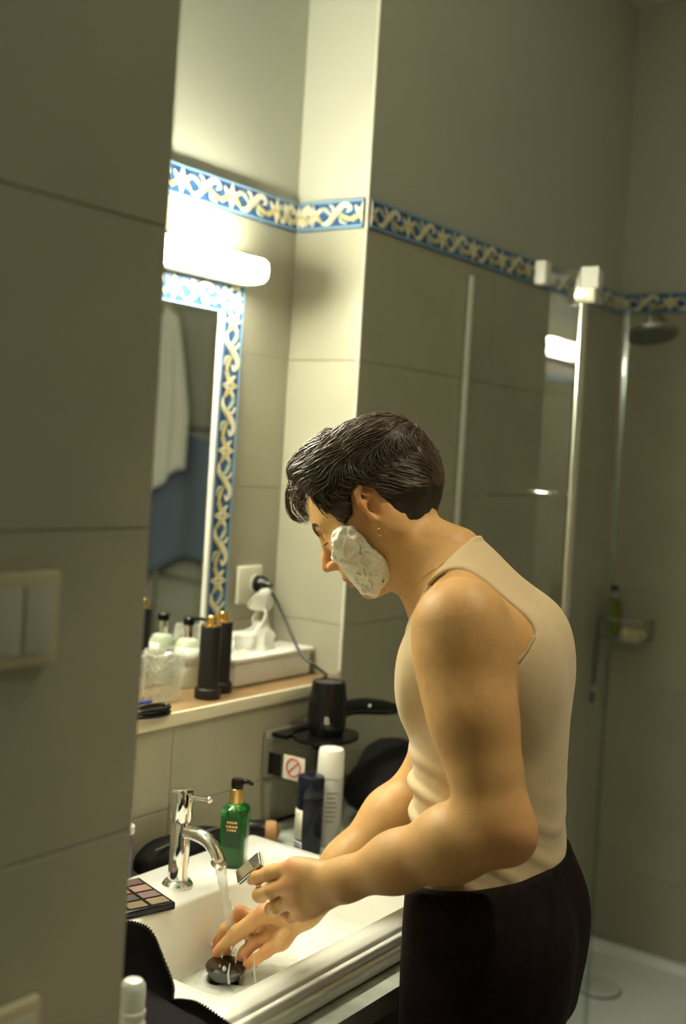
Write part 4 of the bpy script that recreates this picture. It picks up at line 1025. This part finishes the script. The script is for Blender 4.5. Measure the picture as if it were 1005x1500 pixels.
stk = atp(box('warning_sticker', (1.8612, YP-0.115, 0.918), (1.8618, YP-0.062, 0.965), mat('sticker_white', (0.72, 0.70, 0.62), 0.5), hold))
bm = bmesh.new(); cy, cz = YP-0.088, 0.943
tube_bm(bm, [(1.8609, cy+0.017*math.cos(a), cz+0.017*math.sin(a)) for a in np.linspace(0, 2*PI, 33)], 0.0018, 6, False); tube_bm(bm, [(1.8609, cy-0.012, cz+0.012), (1.8609, cy+0.012, cz-0.012)], 0.0016, 6)
rs = obj('prohibition_sign', bm_mesh(bm, 'prohibition_sign', True), stk, mat('sign_red', (0.55, 0.08, 0.05), 0.5))
atp(box('dark_sticker', (1.8612, YP-0.055, 0.918), (1.8618, YP-0.024, 0.962), BLACKP, hold))
hd = empty('hair_dryer', (1.955, BY, 0.997), 0, 'black hair dryer hanging nozzle-down in its wall holder', 'hair dryer')
lathe('barrel', [(0.027, -0.030), (0.028, -0.02), (0.036, 0.004), (0.0395, 0.020), (0.040, 0.045), (0.0385, 0.075), (0.0345, 0.100), (0.0335, 0.107), (0.029, 0.108), (0.028, 0.104), (0.001, 0.103)], BLACKP, hd, n=36)
gr = lathe('intake_grille', [(0.028, 0.1035), (0.028, 0.106), (0.02, 0.1065), (0.02, 0.1045), (0.012, 0.1065), (0.001, 0.1065)], mat('grille_grey', (0.05, 0.05, 0.05), 0.5), hd)
tube('handle', [(0.030, -0.006, 0.042), (0.070, -0.012, 0.046), (0.115, -0.020, 0.043), (0.165, -0.030, 0.035), (0.200, -0.036, 0.028)], [0.0165, 0.0165, 0.0178, 0.0165, 0.0120], BLACKP, hd, 18, 8)
bm = bmesh.new(); bmesh.ops.create_uvsphere(bm, u_segments=12, v_segments=8, radius=0.0035, matrix=Matrix.Translation((0.100, -0.0365, 0.049)) @ Matrix.Diagonal((1.3, 0.6, 1, 1))); obj('switch', bm_mesh(bm, 'switch', True), hd, WHITEP)
txc = bpy.data.curves.new('logo', 'FONT'); txc.body = 'B'; txc.size = 0.020; txc.extrude = 0.0004; txc.align_x = 'CENTER'; txc.align_y = 'CENTER'
txo = bpy.data.objects.new('logo_curve', txc); COL.objects.link(txo); bpy.context.view_layer.update()
tme = bpy.data.meshes.new_from_object(txo.evaluated_get(bpy.context.evaluated_depsgraph_get())); bpy.data.objects.remove(txo); tme.name = 'logo'
la = math.radians(215); lg = obj('logo', tme, hd, mat('logo_silver', (0.55, 0.53, 0.45), 0.4), (0.0403*math.cos(la), 0.0403*math.sin(la), 0.034), (PI/2, 0, la+PI/2))
HDL = np.array([1.955, BY, 0.997])
tube('cord', [(0.012, 0.030, 0.104)]+[tuple(ony(x_, y_, Y_)-HDL) for x_, y_, Y_ in ((478, 989, 1.435), (458, 973, 1.47), (438, 953, 1.51), (420, 913, 1.56), (404, 878, 1.60), (393, 864, 1.615), (382, 857, 1.622))], 0.0032, BLACKP, hd, 8)
tube('cord_loop', [(0.038, 0.030, 0.095), (0.058, 0.050, 0.07), (0.066, 0.060, 0.03), (0.060, 0.055, -0.02), (0.056, 0.06, -0.06), (0.064, 0.06, -0.10), (0.085, 0.05, -0.140), (0.11, 0.04, -0.165)], 0.0032, BLACKP, hd, 8)
plug = lathe('plug', [(0.019, 0.0), (0.019, 0.012), (0.015, 0.022), (0.009, 0.032), (0.006, 0.040), (0.001, 0.041)], BLACKP, hd, (2.040-1.955, YM-0.0165-BY, 1.268-0.997)); plug.rotation_euler = (PI/2, 0, 0)
# wall socket
so = empty('wall_socket', (2.018, YM-0.005, 1.225), 0, 'square cream wall socket with the black plug in it', 'socket')
box('cover_plate', (-0.041, -0.010, 0.0), (0.041, 0.0, 0.083), mat('cream_plastic', (0.74, 0.72, 0.58), 0.35), so, 0.003, 3)
lathe('socket_well', [(0.021, 0.0), (0.0225, 0.001), (0.0225, 0.003), (0.0195, 0.003)], WHITEP, so, (0.022, -0.0098, 0.043)).rotation_euler = (PI/2, 0, 0)
# tissue caught on the plug
def crumple(name, pts, m_, parent=None, seed=0, n=16, amp=0.006):
    """loft a crumpled sheet between two polylines"""
    r3 = np.random.default_rng(seed); a, b = np.array(catmull(pts[0], 5)), np.array(catmull(pts[1], 5)); nn = len(a)
    bm = bmesh.new(); rows = []
    for k in range(n+1):
        f_ = k/n; r = a*(1-f_)+b*f_; ph = wob(r, 70, seed)[:, None]*amp+wob(r, 170, seed+2)[:, None]*amp*0.45
        rows.append([bm.verts.new(p_) for p_ in r+ph*np.array([0.7, -1.0, 0.35])])
    for k in range(n):
        for i in range(nn-1): bm.faces.new((rows[k][i], rows[k][i+1], rows[k+1][i+1], rows[k+1][i]))
    o = obj(name, bm_mesh(bm, name, True), parent, m_); md = o.modifiers.new('thick', 'SOLIDIFY'); md.thickness = 0.0008; return o
PAPER = mat('tissue_paper', (0.80, 0.79, 0.72), 0.85, sss=0.1)
YT = YM-0.05
tag(crumple('hanging_tissue', [[ony(358, 888, YT), ony(375, 872, YT-0.012), ony(388, 862, YT-0.016), ony(398, 866, YT-0.012)], [ony(362, 890, YT), ony(376, 894, YT-0.014), ony(390, 896, YT-0.014), ony(401, 884, YT-0.01)]], PAPER, None, 4, 12, 0.008), 'white paper scrap hanging from the plug cord', 'paper')

# ------------------------------------------------------------------ things on the ledge
LZ = 1.0745
tbx = empty('tissue_box', (1.98, 1.60, LZ), 0, 'white plastic tissue box on the ledge with a tissue sticking up', 'tissue box')
box('box', (-0.128, -0.045, 0.0), (0.132, 0.045, 0.050), mat('box_white', (0.74, 0.74, 0.70), 0.35), tbx, 0.006, 3)
box('lid', (-0.133, -0.050, 0.050), (0.137, 0.050, 0.061), WHITEP, tbx, 0.004, 3)
for sd, (ya, yb) in ((1, (-0.022, 0.0)), (9, (0.0, 0.02))):
    crumple('tissue', [[(-0.10, ya, 0.060), (-0.06, ya-0.006, 0.060), (0.0, ya, 0.060), (0.045, ya, 0.060)], [(-0.115, yb, 0.110), (-0.075, yb, 0.104), (-0.02, yb, 0.106), (0.012, yb+0.004, 0.148)]], PAPER, tbx, sd, 14, 0.010)
def black_cylinder(loc, label):
    c = empty('room_spray', loc, 0, label, 'bottle', 'black and gold bottles on the ledge')
    lathe('body', [(0.020, 0.022), (0.0205, 0.025), (0.0205, 0.140), (0.019, 0.142)], mat('matt_black', (0.010, 0.010, 0.010), 0.5), c)
    lathe('base_ring', [(0.0245, 0.0), (0.0255, 0.002), (0.0255, 0.018), (0.023, 0.0215)], mat('matt_black', (0.010, 0.010, 0.010), 0.5), c)
    lathe('gold_collar', [(0.0195, 0.1422), (0.0195, 0.145), (0.012, 0.147)], GOLD, c)
    lathe('gold_cap', [(0.0095, 0.147), (0.0095, 0.160), (0.008, 0.162), (0.001, 0.1625)], GOLD, c)
black_cylinder((1.743, 1.530, LZ), 'black cylinder bottle with gold top, at the front edge of the ledge')
black_cylinder((1.806, 1.555, LZ), 'black cylinder bottle with gold top, between its twin and the tissue box')
# pump bottle with black head
pu = empty('lotion_bottle', (1.79, 1.632, LZ), math.radians(0), 'white and green lotion bottle with steel neck and black pump', 'bottle')
lathe('bottle_body', [(0.024, 0.0), (0.026, 0.003), (0.026, 0.085), (0.020, 0.096), (0.010, 0.100)], mat('milky_green', (0.60, 0.64, 0.50), 0.3), pu)
wrap('label', 0.0262, 150, 290, 0.045, 0.082, mat('label_white', (0.8, 0.8, 0.72), 0.5), pu)
lathe('neck', [(0.0100, 0.1003), (0.0105, 0.102), (0.0105, 0.126), (0.009, 0.127)], CHROME, pu)
lathe('pump_head', [(0.0118, 0.1272), (0.0120, 0.129), (0.0120, 0.140), (0.010, 0.142)], BLACKP, pu)
tube('nozzle', [(0.004, -0.004, 0.138), (0.020, -0.010, 0.138), (0.036, -0.016, 0.134)], [0.004, 0.0035, 0.0026], BLACKP, pu, 8)
# wrapped tumblers
FILM = film_mat('plastic_film', 0.30, (0.985, 0.99, 0.98), 1.6, 0.06)
TG = clear_glass('tumbler_glass', (0.98, 0.99, 0.97), 0.0, 1.3)
def tumbler(loc, label, seed):
    t = empty('tumbler', loc, 0, label, 'glass', 'film-wrapped tumblers')
    lathe('glass', [(0.001, 0.0), (0.026, 0.0), (0.027, 0.003), (0.031, 0.082), (0.0295, 0.082), (0.0255, 0.008), (0.001, 0.007)], TG, t, cap=False)
    bm = bmesh.new(); n, mm = 40, 22; V_ = []
    for i in range(mm):
        z = 0.0005+0.093*i/(mm-1); r = 0.031+0.005*i/(mm-1)
        for k in range(n):
            a = 2*PI*k/n; p_ = np.array([[r*math.cos(a), r*math.sin(a), z]]); o_ = abs(float(wob(p_, 75, seed)[0]))*0.005+abs(float(wob(p_, 330, seed+3)[0]))*0.005
            rr = r+o_*(0.5+z*8)
            if i == mm-1: rr *= 0.86
            V_.append(bm.verts.new((rr*math.cos(a), rr*math.sin(a), z+0.004*math.sin(3*a+seed)*(i/(mm-1))**3)))
    for i in range(mm-1):
        for k in range(n): bm.faces.new((V_[i*n+k], V_[i*n+(k+1) % n], V_[(i+1)*n+(k+1) % n], V_[(i+1)*n+k]))
    obj('plastic_film', bm_mesh(bm, 'plastic_film', False), t, FILM)
tumbler((1.668, 1.580, LZ), 'film-wrapped glass tumbler beside the black and gold bottles', 1.0)
tumbler((1.600, 1.612, LZ), 'film-wrapped glass tumbler on the far side of its twin from the bottles', 4.0)
tag(tube('blue_stick', [tuple(onz(192, 1032, LZ+.003)), tuple(onz(221, 1027, LZ+.003))], 0.0028, mat('blue_plastic', (0.02, 0.05, 0.5), 0.35), None, 8, 4), 'thin bright blue plastic stick lying on the ledge', 'stick')
hc = empty('hair_clip', (1.535, 1.480, LZ+0.003), 0, 'shiny black double-banded hair clip at the ledge edge', 'hair clip')
for i, dz in enumerate((0.004, 0.013)):
    P_ = [(0.045*math.cos(a), 0.017*math.sin(a), dz+0.001*math.sin(2*a)) for a in np.linspace(0, 2*PI, 37)]
    bm = bmesh.new(); tube_bm(bm, P_, 0.0045, 8, False); obj('band', bm_mesh(bm, 'band', True), hc, BLACKP)

# ------------------------------------------------------------------ light switches on the near wall
for (zt, xr, lbx) in ((1.449, 0.707, 'cream light switch with two rockers on the near tiled wall, upper one'), (1.072, 0.713, 'cream switch plate low on the near tiled wall, below the other')):
    sw = empty('light_switch', (xr-0.0425, YFG-0.0055, zt-0.083), 0, lbx, 'light switch')
    box('frame', (-0.0425, -0.011, 0.0), (0.0425, 0.0, 0.083), mat('switch_cream', (0.52, 0.49, 0.34), 0.4), sw, 0.004, 3)
    for s_ in (-1, 1): box('rocker', (min(s_*0.001, s_*0.032), -0.0145, 0.012), (max(s_*0.001, s_*0.032), -0.0112, 0.071), mat('rocker_white', (0.5, 0.5, 0.45), 0.4), sw, 0.002, 2)

# ------------------------------------------------------------------ shower
TRAYM = mat('tray_enamel', (0.80, 0.87, 0.90), 0.3)
TX0, TX1, TY0, TY1 = 2.555, XE-0.006, 0.42, YP-0.006
tl = [rrect(TX0, TX1, TY0, TY1, 0.01, 0.001), rrect(TX0, TX1, TY0, TY1, 0.01, 0.085), rrect(TX0+0.055, TX1-0.03, TY0+0.055, TY1-0.03, 0.04, 0.088), rrect(TX0+0.07, TX1-0.045, TY0+0.07, TY1-0.045, 0.05, 0.066), rrect(TX0+0.3, TX1-0.3, TY0+0.3, TY1-0.3, 0.05, 0.06)]
tray = empty('shower_tray', (3.0, 1.0, 0.0), 0, 'white enamel shower tray on the floor', 'shower tray')
atp(loft('tray', tl, TRAYM, tray, ang=30))
dcp = onz(876, 1442, 0.075)
dc = atp(lathe('drain_cover', [(0.062, 0.0), (0.064, 0.004), (0.060, 0.010), (0.001, 0.012)], mat('drain_white', (0.66, 0.70, 0.72), 0.3), tray, (dcp[0], dcp[1], 0.063)))
atp(lathe('drain_rim', [(0.066, 0.0), (0.068, 0.003), (0.066, 0.005)], mat('drain_dark', (0.05, 0.05, 0.05), 0.5), tray, (dcp[0], dcp[1], 0.061)))
scn = empty('shower_screen', (XG, 1.3, 0.09), 0, 'clear glass shower screen with chrome profile and open door', 'shower screen')
atp(box('fixed_pane', (XG-0.003, 1.182, 0.09), (XG+0.003, 1.470, 2.035), GLASS, scn))
atp(box('wall_profile', (XG-0.008, 1.468, 0.09), (XG+0.008, YP-0.0055, 2.035), WHITEP, scn, 0.002))
atp(lathe('hinge_post', [(0.0125, 0.09), (0.0125, 2.0)], mat('satin_chrome', (0.78, 0.78, 0.74), 0.18, metal=1.0), scn, (XG, 1.168, 0), 20))
atp(box('hinge_bracket', (XG-0.022, 1.128, 1.955), (XG+0.020, 1.200, 2.035), CHROME, scn, 0.003, 2))
atp(box('bracket_cover', (XG-0.026, 1.122, 1.990), (XG-0.0225, 1.166, 2.040), WHITEP, scn, 0.001))
atp(box('glass_clip', (XG-0.016, 1.262, 2.005), (XG+0.016, 1.292, 2.062), WHITEP, scn, 0.003, 2))
pa_ = math.radians(1.0); W_ = 0.285
bm = bmesh.new(); box_bm(bm, (0.016, -0.003, 0.10), (W_, 0.003, 1.985)); me = bm_mesh(bm, 'door_pane'); door = obj('door_pane', me, scn, GLASS, (XG, 1.168, 0), (0, 0, pa_)); atp(door)
bm = bmesh.new(); box_bm(bm, (W_, -0.005, 0.10), (W_+0.010, 0.005, 1.985)); sl = obj('door_seal', bm_mesh(bm, 'door_seal'), scn, clear_glass('seal', (0.8, 0.86, 0.82), 0.2, 1.6), (XG, 1.168, 0), (0, 0, pa_)); atp(sl)
bm = bmesh.new(); box_bm(bm, (0.013, -0.0034, 0.10), (0.0155, 0.0034, 1.985)); gl = obj('glass_edge', bm_mesh(bm, 'glass_edge'), scn, mat('green_edge', (0.03, 0.16, 0.11), 0.1), (XG, 1.168, 0), (0, 0, pa_)); atp(gl)
hb = atp(tube('door_handle', [(XG-0.004, 1.275, 1.505), (XG-0.03, 1.275, 1.505), (XG-0.035, 1.268, 1.505), (XG-0.035, 1.215, 1.505), (XG-0.03, 1.208, 1.505), (XG-0.004, 1.208, 1.505)], 0.006, CHROME, scn, 10, 4))
# shower head
sh = empty('rain_shower', (3.40, 1.31, 1.985), 0, 'round chrome rain shower head on the end wall', 'shower head')
mh = Matrix.Rotation(math.radians(-14), 4, 'X') @ Matrix.Rotation(math.radians(10), 4, 'Y')
DCH = mat('dull_chrome', (0.45, 0.45, 0.43), 0.25, metal=1.0)
lathe('rose', [(0.074, -0.010), (0.080, -0.006), (0.080, 0.004), (0.060, 0.014), (0.020, 0.022), (0.012, 0.032), (0.001, 0.034)], DCH, sh, mtx=mh)
lathe('nozzle_plate', [(0.001, -0.0125), (0.070, -0.0115), (0.0715, -0.0102)], mat('nozzle_grey', (0.16, 0.16, 0.16), 0.5), sh, mtx=mh)
tube('arm', [(0.004, 0.006, 0.03), (0.01, 0.012, 0.055), (0.06, 0.02, 0.07), (0.12, 0.02, 0.065), (0.169, 0.02, 0.05)], 0.009, DCH, sh, 10)
# corner basket, bottle and squeegee
bk = empty('shower_basket', (3.515, 1.38, 1.05), 0, 'chrome wire soap basket on the shower end wall', 'basket')
for z_ in (0.0, 0.058):
    tube('rail', [(0.052, -0.068, z_), (-0.05, -0.068, z_), (-0.05, 0.066, z_), (0.052, 0.066, z_)], 0.0035, DCH, bk, 8, 0)
for i in range(5): tube('floor_wire', [(0.050, -0.055+i*0.0275, 0.0), (-0.05, -0.055+i*0.0275, 0.0)], 0.002, DCH, bk, 6, 1)
for (x_, y_) in ((-0.05, -0.068), (-0.05, 0.066), (0.048, -0.068), (0.048, 0.066)): tube('upright', [(x_, y_, 0), (x_, y_, 0.058)], 0.003, DCH, bk, 6, 1)
sb = empty('shampoo_bottle', (3.512, 1.425, 1.0525), 0, 'green shampoo bottle with black pump in the shower basket', 'bottle')
loft('bottle_body', [rr2(.05, .040, .012, 0.0), rr2(.052, .042, .012, .10), rr2(.03, .026, .012, .116), rr2(.018, .018, .0085, .119)], mat('olive_bottle', (0.16, 0.22, 0.03), 0.25, trans=0.2), sb)
lathe('neck', [(0.010, 0.1195), (0.010, 0.140)], mat('grey_neck', (0.4, 0.4, 0.42), 0.3), sb); lathe('pump_head', [(0.008, 0.140), (0.014, 0.142), (0.014, 0.155), (0.001, 0.157)], BLACKP, sb)
sp_ = empty('soap_bar', (3.512, 1.355, 1.0525), 0, 'pale yellow bar of soap lying in the shower basket', 'soap')
loft('bar', [rr2(.05, .066, .012, 0.0), rr2(.056, .072, .014, .008), rr2(.056, .072, .014, .020), rr2(.048, .062, .012, .027)], mat('soap_cream', (0.62, 0.58, 0.34), 0.5), sp_)
sq = empty('squeegee', (3.515-0.06, 1.449, 0.875), 0, 'black squeegee hanging from the shower basket rail', 'squeegee')
tube('handle', [(0, 0.001, 0.022), (0, 0.0, 0.12), (0, -0.003, 0.20), (0.006, -0.004, 0.236), (0.014, -0.006, 0.232)], [0.007, 0.0075, 0.007, 0.004, 0.003], BLACKP, sq, 10)
tube('grip_end', [(0, 0.003, -0.03), (0, 0.001, 0.006)], 0.0085, BLACKP, sq, 10, 3); lathe('ring', [(0.0095, 0.008), (0.0105, 0.010), (0.0105, 0.018), (0.0095, 0.020)], CHROME, sq)

# ------------------------------------------------------------------ towels on hooks beyond the shower, seen in the mirror
def towel(name, X, y0, y1, z0, z1, label, m_, folds_, seed, gather=0.45):
    n, mm = 60, 24; bm = bmesh.new(); r3 = random.Random(seed); rows = []
    for k in range(mm+1):
        f_ = k/mm; z = z1+(z0-z1)*f_; wd = (gather+(1-gather)*min(1, f_*1.6)); yc = (y0+y1)/2
        row = []
        for i in range(n+1):
            t = i/n-0.5; y = yc+t*(y1-y0)*wd; x = X-0.030-0.022*math.cos(t*folds_*2*PI+seed+0.6*f_)*(0.4+0.6*(1-abs(2*t)))*min(1, 0.3+f_*2)-0.006*math.sin(t*folds_*5+seed)
            zz = z-0.05*math.cos(t*5+seed)*f_+0.04*abs(t)*(1-f_)*-2
            row.append(bm.verts.new((x, y, zz)))
        rows.append(row)
    for k in range(mm):
        for i in range(n): bm.faces.new((rows[k][i], rows[k][i+1], rows[k+1][i+1], rows[k+1][i]))
    c = empty(name, (X, (y0+y1)/2, z0), 0, label, 'towel'); o = atp(obj('cloth', bm_mesh(bm, 'cloth', True), c, m_))
    md = o.modifiers.new('thick', 'SOLIDIFY'); md.thickness = 0.007
    return c
towel('bath_towel', XE-0.10, -0.16, 0.13, 1.42, 2.12, 'white terry towel hanging beside the shower, seen in the mirror', mat('white_terry', (0.74, 0.74, 0.66), 0.95, bump=0.4, bscale=300), 3, 1.0)
towel('blue_towel', XE-0.045, -0.22, 0.26, 1.07, 1.62, 'blue towel hanging behind the white one, seen in the mirror', mat('blue_terry', (0.14, 0.18, 0.25), 0.95, bump=0.4, bscale=300), 2, 2.0, 0.9)
hk = empty('towel_rack', (XE-0.03, 0.0, 0.85), 0, 'slim chrome towel rack standing against the end wall', 'towel rack')
for y_ in (-0.10, 0.34): atp(tube('upright', [(XE-0.030, y_, 0.0), (XE-0.030, y_, 1.2), (XE-0.030, y_, 2.16)], 0.010, CHROME, hk, 10, 2))
for z_ in (0.45, 0.70, 1.03, 1.64, 2.13): atp(tube('rung', [(XE-0.030, -0.10, z_), (XE-0.030, 0.34, z_)], 0.007, CHROME, hk, 8, 2))
